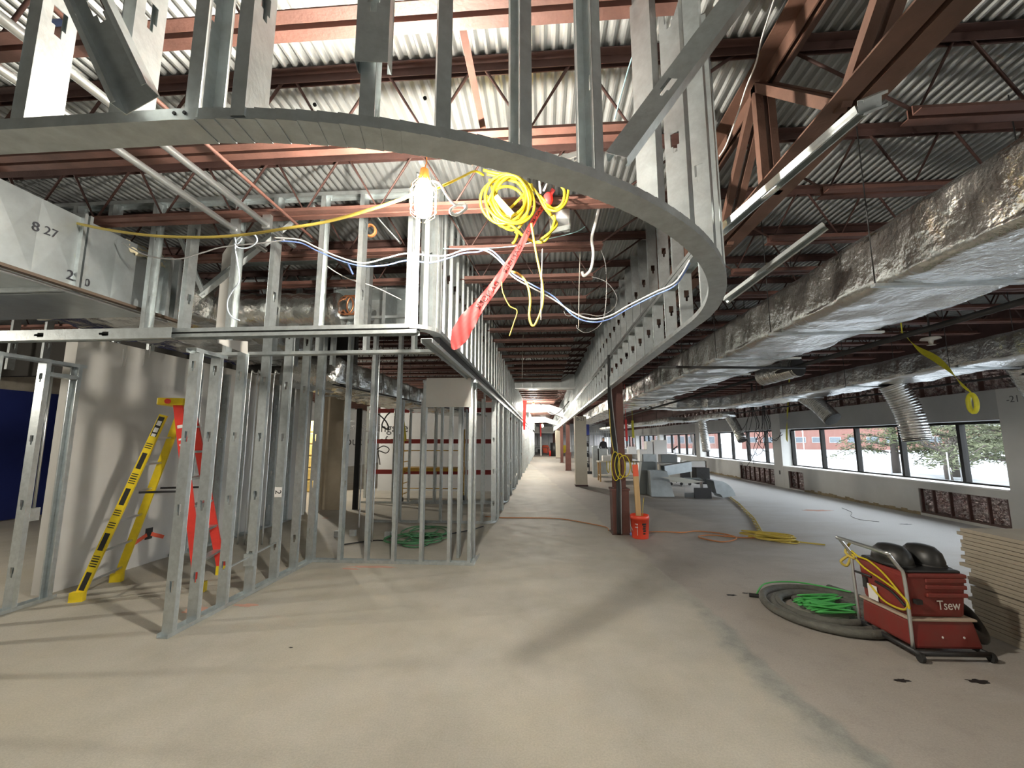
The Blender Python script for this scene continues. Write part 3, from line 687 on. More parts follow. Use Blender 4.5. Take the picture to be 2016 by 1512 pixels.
def flange(t, y, w=.035):
    x0, x1, z0, z1 = -5.5, -3.66, 2.76, 3.33
    m_ = MB(); m_.box(x1, x1+w, y-.012, y+.012, z0-w, z1+w); m_.box(x0-w, x0, y-.012, y+.012, z0-w, z1+w); m_.box(x0, x1, y-.012, y+.012, z0-w, z0); m_.box(x0, x1, y-.012, y+.012, z1, z1+w); m_.build('flange', GALV, t)
for a, b in ((.6, 1.75), (1.76, 2.93), (2.94, 3.72)): panel_duct(rd, a, b)
for y in (1.755, 2.935): flange(rd, y-.02); flange(rd, y+.02)
m_ = MB(); m_.box(-3.66, -3.60, 3.66, 3.70, 2.72, 3.34); m_.box(-3.665, -3.60, 3.76, 3.80, 2.72, 3.36); m_.build('end_flange', GALV, rd)
MB().bar((-3.62, .5, 2.735), (-3.58, 3.95, 2.725), .05, .022).build('support_angle', mat('brown_angle_iron', (.10,.07,.05), .7), rd)
MB().bar((-3.68, .5, 2.715), (-3.66, 3.75, 2.712), .03, .016).build('edge_strip', CONDUIT, rd)
MARK = mat('black_marker', (.03,.03,.04), .6)
for t_, px, py, sz in (('8', 71, 447, .10), ('27', 101, 458, .09), ('23', 146, 545, .11), ('20', 166, 555, .09)):
    p = PX(px, py, -3.652); letters(t_, sz, MARK, rd, frame(p, (0,1,0), (0,0,1)))
# torn fibre insulation on the duct's end, and foil wrapping that continues beyond
FIB = mat('yellow_fibreglass_wool', (.62,.55,.38), .95, 0, .6, 25, .25, 9)
m_ = MB(); m_.grid(lambda u, v: V((-3.70+.05*nz(u*4, v*3, 1, 2)+.06*v, 3.30+.42*u, 3.345+.03*math.sin(math.pi*v)+.03*nz(u*9, v*4, 0, 1)-.12*v)), 30, 8); m_.build('torn_insulation', FIB, rd)
foil_duct('crumpled foil-wrapped duct end just behind the sheet metal duct', [(-4.5, 3.85, 3.09), (-4.5, 6.8, 3.09)], .85, .235, wr=.045, strap=2.3, sag=.03, name='foil_wrapped_duct', straps=False)
t = thing('round_foil_duct', 'round foil-wrapped duct lying above the left soffit framing', 'duct', tuple(PY(470, 640, 4.75)))
p0, p1 = PY(405, 612, 4.85), PY(668, 612, 4.75); pts = [p0+(p1-p0)*k/40 for k in range(41)]
MB().tube(pts, [.21*(1+.06*nz(k*.5, 0, 0)+.03*math.sin(k*1.3)) for k in range(41)], 22).build('wrap', FOIL, t)
t = foil_duct('foil-wrapped duct crossing the ceiling of the open stud room', [(-3.6, 6.2, 2.62), (-3.3, 9.6, 2.55), (-2.2, 12.6, 2.5)], .5, .2, wr=.04, strap=1.3, sag=.04)
MB().bar((-3.15, 6.1, 2.40), (-1.7, 12.6, 2.28), .035, .02).build('edge_rail', STEELD, t)
# sheet-metal cross ducts far down the corridor
GALVB = mat('pale_sheet_metal', (.62,.66,.67), .45, .6, .05, 6, .1, 4)
t = thing('cross_duct', 'large ribbed sheet metal duct crossing high over the corridor', 'duct', (-.1, 13.7, 3.2))
x0, x1 = -1.05, 1.02
MB().box(x0-.3, x1, 13.45, 14.1, 3.22, 3.66).build('duct_body', GALVB, t)
for k in range(7): MB().box(x0+.1+.3*k, x0+.115+.3*k, 13.43, 13.45, 3.21, 3.67).build('rib', CONDUIT, t)
MB().box(x0-.3, x1+.02, 13.42, 13.45, 3.19, 3.225).build('lower_flange', CONDUIT, t)
t = thing('offset_duct', 'sheet metal duct with an angled offset beyond the first distant lamp', 'duct', (.2, 21, 2.9))
m_ = MB(); m_.hexa([(-1.0,21.2,2.98),(.35,21.2,2.98),(.35,21.9,2.98),(-1.0,21.9,2.98),(-1.0,21.2,3.32),(.35,21.2,3.32),(.35,21.9,3.32),(-1.0,21.9,3.32)])
m_.hexa([(.35,21.2,2.98),(1.02,21.2,2.66),(1.02,21.9,2.66),(.35,21.9,2.98),(.35,21.2,3.32),(1.02,21.2,3.1),(1.02,21.9,3.1),(.35,21.9,3.32)]); m_.build('duct_body', GALVB, t)
MB().box(-1.0, .35, 21.18, 21.2, 2.96, 3.0).build('seam_strip', CONDUIT, t)
t = thing('offset_duct', 'farther sheet metal duct with a step above the end of the corridor', 'duct', (.1, 31, 2.8))
m_ = MB(); m_.box(-.95, .2, 31, 31.8, 2.85, 3.25); m_.hexa([(.2,31,2.85),(1.0,31,2.62),(1.0,31.8,2.62),(.2,31.8,2.85),(.2,31,3.2),(1.0,31,2.95),(1.0,31.8,2.95),(.2,31.8,3.2)]); m_.build('duct_body', GALVB, t)
MB().box(-.95, 1.02, 30.98, 31, 2.83, 2.86).build('seam_strip', CONDUIT, t)
t = thing('ceiling_drop', 'end bulkhead panel hanging across the far corridor', 'bulkhead', (.2, 46, 2.4))
MB().box(-6, 7.8, 46, 46.15, 2.3, 2.98).build('board', PLASTERD, t); MB().box(-6, 7.8, 45.97, 46.0, 2.3, 2.34).build('edge_trim', WHITE, t)
# sprinkler pipes
def pipe(name, label, pts, r, m=STEELD, cat='pipe', n=10): return solo(name, MB().tube(pts, r, n), m, label, cat)
pipe('sprinkler_pipe', 'black sprinkler pipe running lengthwise under the large foil duct', [(3.32, .8, 2.52), (3.32, 30, 2.52)], .025)
pipe('sprinkler_pipe', 'black sprinkler branch pipe crossing below the large foil duct', [(1.45, 5.3, 2.47), (3.30, 5.5, 2.47)], .017)
pipe('sprinkler_pipe', 'dark thin pipe running below the smaller foil duct near the windows', [(6.25, 3, 2.42), (6.25, 25, 2.42)], .018)
for (px, py, x, lab) in ((1832, 668, 5.2, 'white sprinkler escutcheon on the dark ceiling behind the yellow tape'), (1492, 800, 6.1, 'small white sprinkler head beside the hanging dark cables')):
    p = PX(px, py, x); t = thing('ceiling_sprinkler', lab, 'sprinkler', tuple(p-V((0,0,.05)))); MB().lathe(p, [(.001,.03),(.10,.02),(.11,0),(.03,-.02),(.02,-.07),(.05,-.08),(.001,-.085)], 16).build('cup', WHITE, t); MB().tube([p+V((0,0,.02)), V((p.x, p.y, 3.86))], .012, 6).build('drop_pipe', STEELD, t)
# two long conduits and thin rust rods over the left half
for x, z, lab in ((-2.22, 3.30, 'shiny steel conduit overhead on the left, right one of the pair'), (-2.49, 3.27, 'shiny steel conduit overhead on the left, left one of the pair')):
    t = thing('long_conduit', lab, 'conduit', (x, 1.2, z), 0, 'pair of conduits'); MB().tube([(x, .2, z), (x, 3.45, z)], .024, 12).build('pipe', CONDUIT, t)
    MB().cyl((x, 1.95, z), .030, .05, 12, axis=(0,1,0)).build('coupling', CONDUIT, t)
    MB().box(x-.035, x+.035, 3.06, 3.09, z-.03, z+.09).build('beam_clamp', CONDUIT, t)
pipe('threaded_rod', 'thin rust-brown bridging rod beside the pair of overhead conduits', [(-2.02, .6, 3.36), (-2.05, 4.5, 3.36)], .012, PRIMER)
t = solo('bridging_bar', MB().bar(PY(905, 28, 1.66), PY(952, 258, 2.36), .035, .012, (0,1,0)), PRIMER, 'flat rust-red bridging bar slanting between the two nearest joists', 'steel bar')
pipe('blue_conduit', 'blue pipe stub showing behind the diagonal brace at the upper left', [PY(105, 48, 1.75), PY(182, 44, 1.75)], .022, BLUEC)

# ================================================================== OBJECTS ON THE FLOOR
# ---- stepladder
LO = V((-4.165, 4.515, 0)); e1 = V((.945, .327, 0)).normalized(); e2 = V((-.327, .945, 0))
lad = thing('stepladder', 'tall fibreglass stepladder with yellow rear rails and red front rails by the white wall', 'stepladder', tuple(LO), math.atan2(e1.y, e1.x))
def LP(a, b, z): return LO+e1*a+e2*b+V((0,0,z))
topH = 2.02; TX = .02
def lrail(name, m, b0, b1, a0, z1, a1, w=.075, d=.03):
    return MB().bar(LP(a0, b0, .02), LP(a1, b1, z1), d, w, tuple(e1)).build(name, m, lad)
for sg in (-1, 1):
    lrail('rear_rail', YELLOWP, sg*.30, sg*.17, -.53, 1.84, TX-.06)
    r_ = lrail('front_rail', REDP, sg*.30, sg*.15, .50, topH-.03, TX+.05, .085, .032)
    MB().box(-.05, .05, -.03, .03, 0, .07)
    f_ = MB(); q = LP(-.535, sg*.302, 0); f_.hexa([q+e1*a+e2*b+V((0,0,z)) for z in (0, .09) for a, b in ((-.055,-.03),(.055,-.03),(.055,.03),(-.055,.03))]); f_.build('foot', YELLOWP, lad)
    f_ = MB(); q = LP(.50, sg*.302, 0); f_.hexa([q+e1*a+e2*b+V((0,0,z)) for z in (0, .10) for a, b in ((-.06,-.032),(.06,-.032),(.06,.032),(-.06,.032))]); f_.build('foot', YELLOWP, lad)
m_ = MB(); m_.hexa([LP(TX+a, b, z) for z in (topH-.07, topH+.01) for a, b in ((-.13,-.20),(.12,-.20),(.12,.20),(-.13,.20))]); m_.build('top_cap', YELLOWP, lad, bevel=.012)
for b in (-.1, .12): MB().cyl(LP(TX, b, topH+.01), .03, .003, 12).build('tool_recess', REDP, lad)
MB().cyl(LP(TX-.02, -.20, topH-.03), .028, .02, 12, axis=-e2).build('hinge_boss', REDP, lad)
for k in range(6):
    f = (k+1)/7; z = topH*f; a = .50+(TX+.05-.50)*f; hw = .30+(.15-.30)*f
    m_ = MB(); m_.hexa([LP(a+c, d, z+h) for h in (-.02, .004) for c, d in ((-.045,-hw),(.045,-hw),(.045,hw),(-.045,hw))]); m_.build('tread', GALV, lad)
    z2 = 1.84*(k+.55)/6.4; f2 = z2/1.84; a2 = -.53+(TX-.06+.53)*f2; hw2 = .30+(.17-.30)*f2
    MB().bar(LP(a2, -hw2, z2), LP(a2, hw2, z2), .012, .022).build('rear_bar', CONDUIT, lad)
for sg in (-1, 1): MB().bar(LP(-.17, sg*.21, 1.02), LP(.29, sg*.22, 1.02), .006, .022).build('spreader', STEELD, lad)
# printed stickers on the near rails
def on_rail(a0, b0, a1, b1, z1, f, off, halfw): pass
BKP = mat('black_print', (.02,.02,.02), .6)
near0, near1 = LP(-.53, -.30, .02), LP(TX-.06, -.17, 1.84); dr = (near1-near0).normalized(); side = -e2; acr = dr.cross(side).normalized()
def sticker(f, L, w, m, off=.0165): 
    c = near0+(near1-near0)*f+side*off; M_ = [c+dr*a*L/2+acr*b*w/2 for a, b in ((-1,-1),(1,-1),(1,1),(-1,1))]; k = side*.0012
    return MB().hexa(M_+[q+k for q in M_]).build('warning_sticker', m, lad)
for f in (.09, .29, .53, .73):
    sticker(f, .17, .045, BKP)
    for j in range(3): sticker(f+.075+.012*j, .009, .06, BKP); sticker(f-.075-.012*j, .009, .06, BKP)
sticker(.93, .22, .055, BKP); sticker(.95, .05, .04, WHITE, .018); sticker(.91, .05, .04, WHITE, .018); sticker(.88, .03, .04, WHITE, .018)
n0, n1 = LP(.50, -.30, .02), LP(TX+.05, -.15, topH-.03); d2 = (n1-n0).normalized(); ac2 = d2.cross(side).normalized()
for f, L, w in ((.86, .035, .05), (.79, .02, .05), (.76, .02, .05), (.73, .02, .05), (.69, .07, .055), (.64, .03, .05)):
    c = n0+(n1-n0)*f+side*.0175; M_ = [c+d2*a*L/2+ac2*b*w/2 for a, b in ((-1,-1),(1,-1),(1,1),(-1,1))]; MB().hexa(M_+[q+side*.0012 for q in M_]).build('printed_label', WHITE, lad)

# ---- red dust collector
vac = thing('dust_collector', 'dusty red twin-motor dust collector on a wheeled frame with a chrome handle', 'vacuum', (2.91, 3.75, 0), R(2))
VM = Matrix.LocRotScale(V((2.91, 3.75, 0)), Quaternion((0,0,1), R(2)), V((.84,.96,1.04)))
def VP(x, y, z): return VM @ V((x, y, z))
def vb(name, m, fn, bevel=0.0):
    mb = MB(); fn(mb); mb.v = [tuple(VM @ V(v)) for v in mb.v]; return mb.build(name, m, vac, bevel=bevel)
VRED = mat('dusty_red_plastic', (.23,.024,.02), .6, 0, .06, 30, .2, 7, col2=(.19,.045,.035))
DUST = mat('pale_dust', (.45,.36,.28), .95)
vb('frame', STEELD, lambda m: (m.tube([(-.30,-.30,.05),(.30,-.30,.05)], .018, 8), m.tube([(-.30,.30,.05),(.30,.30,.05)], .018, 8), m.tube([(-.30,-.32,.05),(-.30,.34,.05)], .018, 8), m.tube([(.28,-.30,.05),(.28,.30,.05)], .018, 8)))
vb('lower_body', VRED, lambda m: m.hexa([(-.27,-.26,.06),(.30,-.26,.06),(.27,.26,.06),(-.27,.26,.06),(-.27,-.24,.24),(.26,-.24,.24),(.26,.24,.24),(-.27,.24,.24)]), .02)
vb('dust_ledge', DUST, lambda m: m.box(-.285, .275, -.255, .255, .24, .256), .005)
vb('upper_body', VRED, lambda m: m.hexa([(-.26,-.225,.256),(.21,-.225,.256),(.21,.225,.256),(-.26,.225,.256),(-.275,-.25,.555),(.235,-.25,.555),(.235,.25,.555),(-.275,.25,.555)]), .025)
for z in (.40, .455, .50): vb('body_rib', VRED, lambda m: m.box(-.12, .225, -.258, -.232, z, z+.028), .006)
vb('body_rib', VRED, lambda m: m.box(-.27, .236, -.256, .256, .53, .558), .008)
vb('lid', STEELD, lambda m: m.box(-.25, .215, -.23, .23, .556, .578), .01)
for y_, x_ in ((.0, -.155), (.0, .125)):
    vb('motor_cover', BLACKP, lambda m: m.lathe((x_, y_, .576), [(.132,0),(.134,.03),(.118,.09),(.082,.128),(.04,.138),(.001,.14)], 22, .98, 1.25))
    vb('motor_cover_rim', BLACK, lambda m: m.lathe((x_, y_, .574), [(.136,0),(.139,.012),(.12,.02)], 22, 1.0, 1.25))
vb('handle', CONDUIT, lambda m: m.tube(smooth([(-.30,.26,.05),(-.305,.27,.40),(-.31,.27,.56),(-.33,.27,.60),(-.41,.27,.69),(-.425,.25,.70),(-.425,-.23,.70),(-.41,-.25,.69),(-.33,-.25,.60),(-.30,-.25,.56),(-.29,-.25,.40),(-.29,-.25,.06)], 4), .014, 10))
vb('handle_crossbar', STEELD, lambda m: m.tube([(-.30,.27,.44),(-.28,.1,.44)], .009, 8))
vb('latch', BLACKP, lambda m: m.box(-.29,-.27,.15,.19,.34,.42)); vb('latch', BLACKP, lambda m: m.box(-.24,-.19,-.28,-.245,.36,.39))
vb('label_plate', WHITE, lambda m: m.hexa([(-.278,.05,.27),(-.276,.05,.27),(-.276,.15,.27),(-.278,.15,.27),(-.282,.05,.38),(-.28,.05,.38),(-.28,.15,.38),(-.282,.15,.38)]))
for q in ((-.04,-.262,.14), (.14,-.262,.14)): vb('rivet', WHITE, lambda m: m.cyl(q, .008, .004, 8, axis=(0,1,0)))
letters('Tsew', .09, mat('chalk_white', (.7,.66,.6), .9), vac, VM @ frame((.06, -.2445, .345), (1,0,0), (0,0,1)))
for x_, y_ in ((-.30,-.32), (.30,-.30), (.30,.30), (-.30,.34)):
    vb('castor', BLACK, lambda m: m.cyl((x_-.014, y_, .032), .032, .028, 14, axis=(1,0,0)))
vb('separator_drum', BLACKP, lambda m: m.lathe((.42, .12, .10), [(.001,0),(.07,0),(.085,.08),(.10,.14),(.105,.24),(.06,.30),(.001,.305)], 20))
vb('separator_hose', BLACKP, lambda m: m.tube(smooth([(.46,.10,.26),(.52,.04,.20),(.50,-.06,.12),(.40,-.16,.10),(.28,-.18,.15)], 8), .042, 12))
vb('separator_handle', BLACK, lambda m: m.tube(smooth([(.33,.12,.36),(.32,.12,.50),(.34,.12,.53),(.48,.11,.50),(.52,.11,.46),(.53,.11,.36)], 5), .016, 8))
def vcord(name, pts, r, m): 
    mb = MB(); mb.tube(smooth([VP(*p) for p in pts], 6), r, 6); return mb.build(name, m, vac)
vcord('yellow_cord', [(-.31,.26,.60),(-.30,.20,.57),(-.285,.10,.56),(-.285,-.05,.50),(-.29,-.20,.40),(-.30,-.26,.36),(-.29,-.20,.30),(-.285,-.02,.30),(-.285,.12,.38)], .008, YELLOWC)
vcord('yellow_cord', [(-.31,.27,.58),(-.30,.15,.50),(-.29,.0,.46),(-.29,-.15,.42),(-.31,-.26,.38),(-.31,-.28,.33)], .008, YELLOWC)
vcord('cord_knot', [(-.30,.28,.66),(-.34,.30,.58),(-.33,.22,.55),(-.29,.28,.57),(-.37,.33,.50),(-.33,.31,.47),(-.31,.27,.56)], .011, YELLOWD)
vcord('drive_cable', [(-.285,.05,.42),(-.29,-.1,.40),(-.285,-.22,.33)], .010, BLACK)

# ---- suction hose coil with green cord inside
HC = V((2.56, 4.28, 0)); HOSE = mat('dusty_grey_hose', (.115,.115,.10), .75, 0, .25, 60, .25, 12)
hose = thing('suction_hose', 'coiled dusty grey suction hose lying on the floor beside the red dust collector', 'hose', tuple(HC))
pts = []
for i in range(132):
    a = i*.16; k = i/132; rx = .54-.27*k+.012*math.sin(a*.7); z = .038+.07*(i//40)*.55*(1 if i > 40 else 0)+.004
    pts.append((HC.x+rx*math.cos(a)*.98+.03*math.sin(a*.31), HC.y+rx*math.sin(a)*1.05+.02*math.cos(a*.4), .038+.004*math.sin(a*.5)))
MB().tube(pts, [.033*(1+.04*math.sin(i*2.6)) for i in range(len(pts))], 12).build('hose_coil', HOSE, hose)
tail = smooth([pts[0], (pts[0][0]-.0, pts[0][1]+.22, .04), (2.95, 4.85, .045), (3.02, 4.6, .05), (3.08, 4.42, .05)], 10)
MB().tube(tail, .034, 12).build('hose_end', HOSE, hose); MB().cyl(tail[-1], .042, .10, 14, axis=(.4,-.9,0)).build('hose_cuff', BLACKP, hose)
gc = thing('green_extension_cord', 'bright green extension cord piled inside the grey hose coil', 'cord', (HC.x, HC.y, .03))
rr = random.Random(4); p_ = []
for i in range(46):
    s_ = 1 if i % 2 else -1; p_.append((HC.x+s_*(.17+.05*rr.random())*.95, HC.y-.17+.36*(i/46)*.9+.06*rr.random()-.0, .02+.09*rr.random()+.02))
MB().tube(smooth(p_, 5), .008, 6).build('cord', GREEN, gc)
MB().tube(smooth([(HC.x-.45, HC.y+.35, .02), (2.3, 4.82, .08), (2.62, 4.90, .08), (2.85, 4.78, .08), (3.0, 4.6, .09)], 8), .008, 6).build('cord_tail', GREEN, gc)
MB().cyl((2.06, 4.66, .02), .02, .09, 8, axis=(1,-.3,0)).build('plug', BLACKP, gc)

# ---- drywall stack: board bundles one by one
BOARD = mat('drywall_board_edge', (.35,.305,.24), .85, 0, .03, 40, .08, 4); BOARDT = BOARD
sx0, sy1, nb, th = 3.58, 4.02, 25, .0325
for k in range(nb):
    top = nb-1-k; rr = random.Random(k*3+1)
    off = rr.uniform(-.02, .02)+(.05 if k == 15 else 0)+(.03 if k > 15 else 0); dx = rr.uniform(-.006, .006)
    m_ = MB(); z = .004+k*th+(.006 if k > 10 else 0); 
    n = 14; poly = [(sx0+dx, sy1-2.44), (sx0+dx+1.2, sy1-2.44), (sx0+dx+1.2, sy1+off)]+[(sx0+dx+1.2-1.2*q/n, sy1+off+rr.uniform(-.006, .004)) for q in range(1, n)]+[(sx0+dx, sy1+off+rr.uniform(-.01, .01))]
    m_.prism(poly, z, z+th-.0045)
    lab = 'drywall board, %s of the stack behind the red dust collector' % ('topmost' if top == 0 else ('%s from the top' % ORD[top]) if top < nb-1 else 'lowest')
    solo('drywall_board', m_, BOARD, lab, 'drywall board', 'stacked drywall boards')
solo('paint_can_lid', MB().lathe((3.46, 3.36, 0), [(.001,.0),(.055,0),(.06,.05),(.055,.055),(.001,.055)], 16), OPAINT, 'small orange cap on the floor by the drywall stack', 'cap')

# ---- orange bucket with a timber in it
bk = thing('bucket', 'orange five-gallon plastic bucket standing beside the first red column', 'bucket', (1.556, 7.22, 0))
BUCK = mat('orange_red_plastic', (.80,.075,.035), .4)
bx, by = 1.556, 7.22
MB().lathe((bx, by, 0), [(.001,.002),(.128,.002),(.13,.01),(.146,.30),(.152,.30),(.152,.33),(.148,.365),(.141,.365),(.138,.30),(.122,.02),(.001,.02)], 28).build('pail', BUCK, bk)
for k, (dx, dz, w, h) in enumerate(((.04,.235,.07,.03), (.045,.20,.05,.028), (.04,.165,.055,.025), (.045,.13,.05,.028), (.04,.09,.04,.025))):
    a = math.atan2(-.14, dx); 
    def cyl_patch(dx, z0, z1, w, m, nm):
        rr_ = .1385+.016*((z0+z1)/2)/.30*1.0+.0012; a0 = -math.pi/2+dx/rr_; mb = MB()
        mb.grid(lambda u, v: V((bx+(.1305+.016*(z0+(z1-z0)*v)/.29+.0012)*math.cos(a0+(u-.5)*w/rr_), by+(.1305+.016*(z0+(z1-z0)*v)/.29+.0012)*math.sin(a0+(u-.5)*w/rr_), z0+(z1-z0)*v)), 6, 1); return mb.build(nm, m, bk)
    cyl_patch(dx, dz-h/2, dz+h/2, w, BKP, 'printed_mark')
cyl_patch(-.09, .23, .24, .05, WHITE, 'printed_mark'); cyl_patch(-.09, .18, .19, .05, WHITE, 'printed_mark'); cyl_patch(-.075, .06, .24, .006, WHITE, 'printed_mark')
MB().tube([(bx-.152, by, .33), (bx-.16, by-.05, .20), (bx-.13, by-.1, .12)], .004, 6).build('bail_handle', GALV, bk)
tb = thing('timber_stick', 'upright timber with a sprayed orange tip standing in the orange bucket', 'timber', (1.55, 7.27, .022))
m_ = MB(); m_.bar((1.56, 7.26, .022), (1.535, 7.29, .97), .085, .04, (0,1,0)); m_.build('board', WOOD, tb)
m_ = MB(); m_.bar((1.535, 7.29, .97), (1.530, 7.296, 1.16), .086, .041, (0,1,0)); m_.build('sprayed_tip', OPAINT, tb)
MB().tube(smooth([(1.62, 7.3, .2), (1.63, 7.3, .45), (1.66, 7.32, .62)], 6), .006, 5).build('twig', YELLOWD, tb)

# ---- cables strapped down the first column
ct = thing('column_cable_bundle', 'dark cable bundle running down the face of the first red column', 'cable', (1.25, 7.40, 0))
for k, (o1, m__) in enumerate(((0, BLACK), (.022, BLACK), (-.02, BLACK), (.045, GREYC))):
    MB().tube(smooth([(1.09+o1*.3, 6.9, 2.95), (1.10+o1*.4, 7.0, 2.6), (1.14+o1, 7.25, 2.1), (1.22+o1, 7.42, 1.5), (1.26+o1, 7.41, .9), (1.25+o1, 7.38, .5), (1.24+o1, 7.36, .02)], 8), .014 if m__ is BLACK else .008, 8).build('cable', m__, ct)
yl = thing('yellow_cord_loop', 'yellow cord hung in loops on the first red column', 'cord', (1.28, 7.38, .95))
for k in range(3):
    c = V((1.22+.07*k, 7.355-.005*k, 1.13)); rx, rz_ = .07+.015*k, .24-.03*k
    MB().tube([c+V((rx*math.cos(a), .004*math.sin(3*a), rz_*math.sin(a))) for a in [2*math.pi*i/26 for i in range(26)]], .008, 6, closed=True).build('loop', YELLOWC, yl)
MB().tube(smooth([(1.20, 7.36, 1.36), (1.15, 7.33, 1.7), (1.12, 7.2, 2.3)], 8), .007, 6).build('lead', YELLOWD, yl)
solo('blue_plug', MB().lathe((1.45, 7.38, 0), [(.001,0),(.025,0),(.03,.03),(.02,.05),(.001,.05)], 12), BLUEC, 'small blue connector on the floor between the column and the orange bucket', 'connector')

# ---- cords on the floor
def floor_cord(label, pts, r, m, name='extension_cord', z=None): 
    return solo(name, MB().tube(smooth([(p[0], p[1], (r+.001) if len(p) < 3 else p[2]) for p in pts], 6), r, 6), m, label, 'cord')
floor_cord('thin brown extension cord crossing the corridor floor to the first column', [(-1.2, 8.9), (-.85, 8.78), (-.3, 8.8), (.3, 8.75), (.8, 8.35), (1.12, 7.98), (1.12, 7.7)], .009, ORANGE)
floor_cord('orange extension cord snaking from the orange bucket across the floor to the right', [(1.75, 7.62), (2.05, 7.66), (2.35, 7.62), (2.62, 7.75), (2.95, 7.62), (3.1, 7.35), (2.95, 7.1), (2.70, 7.0), (2.5, 7.3), (2.75, 7.45), (3.2, 7.30), (3.55, 7.35)], .010, ORANGE)
rr = random.Random(11); braid = []
A = [(5.35, 13.0), (5.0, 12.0), (4.75, 11.0), (4.45, 10.0), (4.15, 9.0), (3.85, 8.2), (3.62, 7.6)]
for s_ in range(3):
    p_ = []
    for i in range(37):
        f = i/36*6; k = min(5, int(f)); u = f-k; p_.append((A[k][0]+(A[k+1][0]-A[k][0])*u+.035*math.sin(i*.9+s_*2.1), A[k][1]+(A[k+1][1]-A[k][1])*u, .014+.012*(1+math.sin(i*.9+s_*2.1+1.5))))
    braid.append(p_)
t = thing('braided_cord', 'yellow extension cord braided on itself leading away across the floor', 'cord', (4.4, 9.8, 0))
for p_ in braid: MB().tube(smooth(p_, 4), .009, 6).build('strand', YELLOWD, t)
t = thing('cord_heap', 'flat heap of yellow extension cord on the floor at the end of the braid', 'cord', (3.62, 7.25, 0))
for k in range(9):
    c = V((3.62+rr.uniform(-.08, .1), 7.22+rr.uniform(-.12, .12), .012+.009*k)); rx = .16+.12*rr.random(); ry = .13+.1*rr.random(); ph = rr.random()*3
    MB().tube([c+V((rx*math.cos(a+ph)*1.1, ry*math.sin(a), .008*math.sin(2*a+k))) for a in [2*math.pi*i/22 for i in range(22)]], .011, 6, closed=True).build('loop', YELLOWD, t)
MB().tube(smooth([(3.75, 7.1, .02), (3.95, 7.02, .015), (4.2, 6.9, .012)], 6), .011, 6).build('tail', YELLOWD, t)
floor_cord('thin dark wire lying on the floor below the far pier', [(6.9, 10.6), (6.7, 10.0), (6.35, 9.5), (6.25, 9.1), (6.45, 8.9)], .005, GREYC, 'loose_wire')
floor_cord('dark air hose snaking on the floor inside the stud room', [(-3.0, 6.4), (-2.6, 6.7), (-2.2, 6.55), (-1.9, 6.9), (-1.5, 7.3), (-1.25, 7.6), (-1.1, 7.9)], .010, BLACK, 'air_hose')
gh = thing('green_air_hose', 'green air hose coiled loosely on the floor inside the open stud room', 'hose', (-2.0, 6.95, 0))
rr = random.Random(3)
for k in range(10):
    c = V((-2.0+rr.uniform(-.25, .25), 6.9+rr.uniform(-.3, .35), .012+.008*k)); rx = .22+.16*rr.random(); ry = .2+.2*rr.random()
    MB().tube([c+V((rx*math.cos(a), ry*math.sin(a), .006*math.sin(3*a+k))) for a in [2*math.pi*i/24 for i in range(24)]], .010, 6, closed=True).build('loop', mat('dark_green_hose', (.06,.20,.09), .5), gh)
# debris and paint marks on the slab
PINK = mat('faded_marking_paint', (.56,.33,.26), .9)
for i, (px, py, rx, ry) in enumerate(((735, 1116, .30, .05), (690, 1120, .12, .04), (485, 1192, .12, .04), (385, 1200, .10, .10), (640, 1020, .08, .06), (1610, 1005, .35, .12))):
    p = PZ(px, py); s_ = splat('paint_mark', p.x, p.y, rx, ry, .0004, PINK, None, i+3); tag(s_, 'faded orange paint mark on the floor %s' % ('in front of the camera-facing stud wall', 'left end of the mark by the stud wall', 'outside the side stud wall', 'inside the stud wall by the ladder foot', 'deep inside the stud room', 'on the dusty slab near the windows')[i], 'paint mark')
for i, (px, py, L) in enumerate(((1440, 1172, .10), (1468, 1168, .08), (1783, 1032, .22), (572, 1275, .03), (1775, 1340, .10), (1925, 1342, .14))):
    p = PZ(px, py); s_ = splat('debris_scrap', p.x, p.y, L/2, L/5, .001, STEELD, None, i+20); tag(s_, 'dark scrap of debris on the floor %s' % ('left of the hose coil', 'touching the hose coil', 'near the window wall', 'in the left foreground', 'in front of the dust collector', 'in the right foreground')[i], 'debris')

# ================================================================== HANGING WIRES, CORDS AND TAPE
def hung(name, label, m, r, pts, cat='cable', n=6):
    P = smooth([PY(*p) for p in pts], 8); return solo(name, MB().tube(P, r, n), m, label, cat)
yc = thing('yellow_power_cord', 'long yellow power cord slung across the left half to the lit lamp', 'cord', tuple(PY(420, 467, 2.7)))
MB().tube(smooth([PY(*p) for p in ((-30, 388, 2.95), (60, 420, 2.95), (130, 435, 2.9), (210, 452, 2.85), (300, 464, 2.8), (400, 467, 2.75), (480, 462, 2.7), (560, 450, 2.6), (640, 437, 2.55), (720, 415, 2.45), (790, 392, 2.38), (822, 376, 2.33))], 8), .0105, 7).build('cord_run', YELLOWD, yc)
MB().tube(smooth([PY(*p) for p in ((858, 372, 2.32), (885, 360, 2.45), (910, 348, 2.65), (935, 337, 2.85), (952, 345, 2.95))], 8), .008, 7).build('cord_run', YELLOWC, yc)
cb = thing('yellow_cord_bundle', 'bundle of bright yellow power cords looped under the curved soffit', 'cord', tuple(PY(1010, 445, 2.97)))
rr = random.Random(21); c0 = PY(1003, 396, 2.97); s_ = 2.97/830*1.06
def cbp(dx, dy, dz=0): return c0+RT*(dx*s_)+UP*(-dy*s_)+FW*dz
